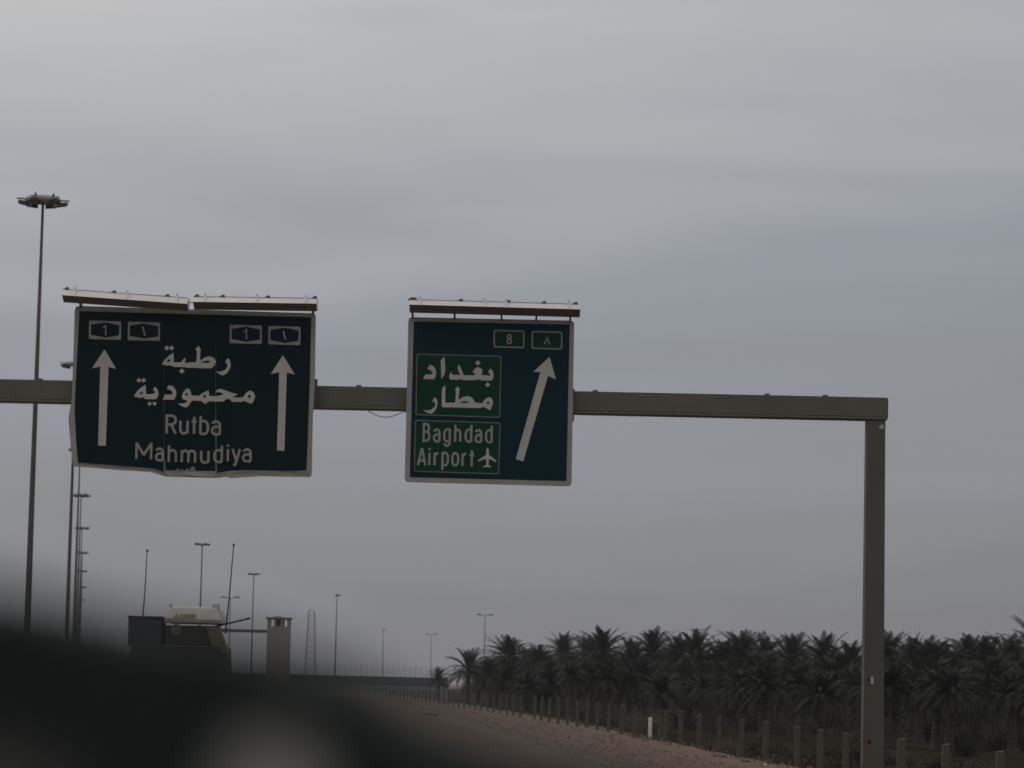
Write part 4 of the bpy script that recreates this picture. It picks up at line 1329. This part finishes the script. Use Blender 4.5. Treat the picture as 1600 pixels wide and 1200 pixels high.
# ------------------------------------------------------------------ shrubs and undergrowth
def shrub_mesh(seed, m, n):
    rg2 = random.Random(seed)
    b = MB()
    for i in range(14):
        a = rg2.uniform(0, 6.28)
        tip = Vector((math.cos(a) * rg2.uniform(0.1, 0.7), math.sin(a) * rg2.uniform(0.1, 0.7), rg2.uniform(0.4, 0.95)))
        b.tube([(0, 0, 0), tuple(tip * 0.5 + Vector((0, 0, 0.1))), tuple(tip)], [0.03, 0.018, 0.006], 4)
    for i in range(n):
        v = Vector((rg2.gauss(0, 0.36), rg2.gauss(0, 0.36), abs(rg2.gauss(0.32, 0.25))))
        d = Vector((rg2.uniform(-1, 1), rg2.uniform(-1, 1), rg2.uniform(-0.3, 1))).normalized() * rg2.uniform(0.05, 0.13)
        s_ = d.orthogonal().normalized() * 0.025
        b.add([v - s_, v + s_, v + d], [(0, 1, 2)])
    o = b.build('shrub', m, recalc=False)
    me = o.data
    bpy.data.objects.remove(o)
    return me
sh = [shrub_mesh(31, M['shrub'], 1500), shrub_mesh(32, M['shrub'], 1200), shrub_mesh(33, M['weed'], 1300)]
def shrub(px, py_base, Y, s, v, lab, group):
    o = bpy.data.objects.new('shrub', sh[v])
    COL.objects.link(o)
    p = at(px, py_base, Y)
    o.location = (p.x, Y, FIELD - 0.03)
    o.scale = (s, s, s * 0.85)
    o.rotation_euler = (0, 0, rg.uniform(0, 6))
    tag(o, lab, 'shrub', group)
shrub(958, 1130, 118, 1.25, 0, 'brown dry shrub behind the fence left of the white marker post', 'dry shrubs behind the fence')
shrub(1082, 1160, 92, 0.85, 1, 'reddish dry shrub behind the fence right of the white marker post', 'dry shrubs behind the fence')
shrub(1215, 1175, 82, 1.3, 0, 'wide brown shrub at the foot of the grove left of the gantry column', 'dry shrubs behind the fence')
shrub(1265, 1180, 80, 1.1, 2, 'dull green shrub beside the wide brown shrub left of the column', 'dry shrubs behind the fence')
for i in range(36):
    x = 860 + i * 21 + rg.uniform(-10, 10)
    shrub(x, 1150, grove_y(x) * 0.70 + rg.uniform(-25, 60), rg.uniform(0.8, 1.8), rg.choice((1, 2, 2)), 'low scrub bush on the dark ground between fence and palms', 'scrub under the palms')

for i in range(70):
    Y = 50 + i * 1.25
    o = bpy.data.objects.new('shrub', sh[rg.choice((1, 2, 2))])
    COL.objects.link(o)
    o.location = (verge_x(Y) + rg.uniform(3.2, 13.0), Y, FIELD - 0.03)
    k_ = rg.uniform(0.5, 1.15)
    o.scale = (k_ * 1.2, k_ * 1.2, k_ * 0.7)
    o.rotation_euler = (0, 0, rg.uniform(0, 6))
    tag(o, 'low scrub bush on the dark ground between fence and palms', 'shrub', 'scrub under the palms')

# ------------------------------------------------------------------ the car dashboard close to the lens, far out of focus
DY = 0.60
DSH = thing('dashboard', 'dark blurred car dashboard hump with a grey painted reflection, close in the lower left corner', 'dashboard', (at(200, 1500, DY).x, DY, at(200, 2400, DY).z))
do = DSH.location
D = lambda px, py: (lambda p: (p.x, p.z))(at(px, py, DY))
edge = [(-900, 790), (-500, 835), (-250, 870), (-100, 896), (0, 918), (50, 932), (150, 960), (220, 973), (300, 983), (360, 991), (433, 1012), (500, 1033), (555, 1064), (600, 1102), (655, 1132), (735, 1162), (840, 1192), (970, 1224), (1100, 1258), (1100, 2400), (-900, 2400)]
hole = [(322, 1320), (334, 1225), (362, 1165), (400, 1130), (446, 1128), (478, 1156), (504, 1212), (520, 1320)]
hole2 = [(-420, 1400), (-300, 1190), (-100, 1150), (20, 1158), (90, 1190), (140, 1260), (150, 1400)]
b = MB()
b.plate([[D(*p) for p in edge], [D(*p) for p in hole], [D(*p) for p in hole2]], DY, DY + 0.16)
b.build('cowl', M['dash'], DSH, do)
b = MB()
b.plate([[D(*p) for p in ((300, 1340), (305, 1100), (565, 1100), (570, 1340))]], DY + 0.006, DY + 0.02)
b.build('painted_reflection', M['dash_reflection'], DSH, do)  # plate behind the opening, added to paint the bright reflection
b = MB()
b.plate([[D(*p) for p in ((-440, 1410), (-440, 1120), (200, 1120), (210, 1410))]], DY + 0.006, DY + 0.02)
b.build('painted_reflection', M['dash_reflection_dim'], DSH, do)  # second added plate paints the dimmer reflection at the left

# ------------------------------------------------------------------ haze
HAZE = True
if HAZE:
    b = MB()
    b.box((-3200, -80, -2.6), (3200, 3100, 60))
    hz = b.build('haze', [])
    hm = bpy.data.materials.new('haze')
    hm.use_nodes = True
    t = hm.node_tree
    t.nodes.clear()
    oo = t.nodes.new('ShaderNodeOutputMaterial')
    pv_ = t.nodes.new('ShaderNodeVolumePrincipled')
    pv_.inputs['Color'].default_value = (0.80, 0.80, 0.83, 1)
    pv_.inputs['Density'].default_value = 0.00016
    t.links.new(pv_.outputs[0], oo.inputs['Volume'])
    hz.data.materials.append(hm)
    tag(hz, kind='stuff')
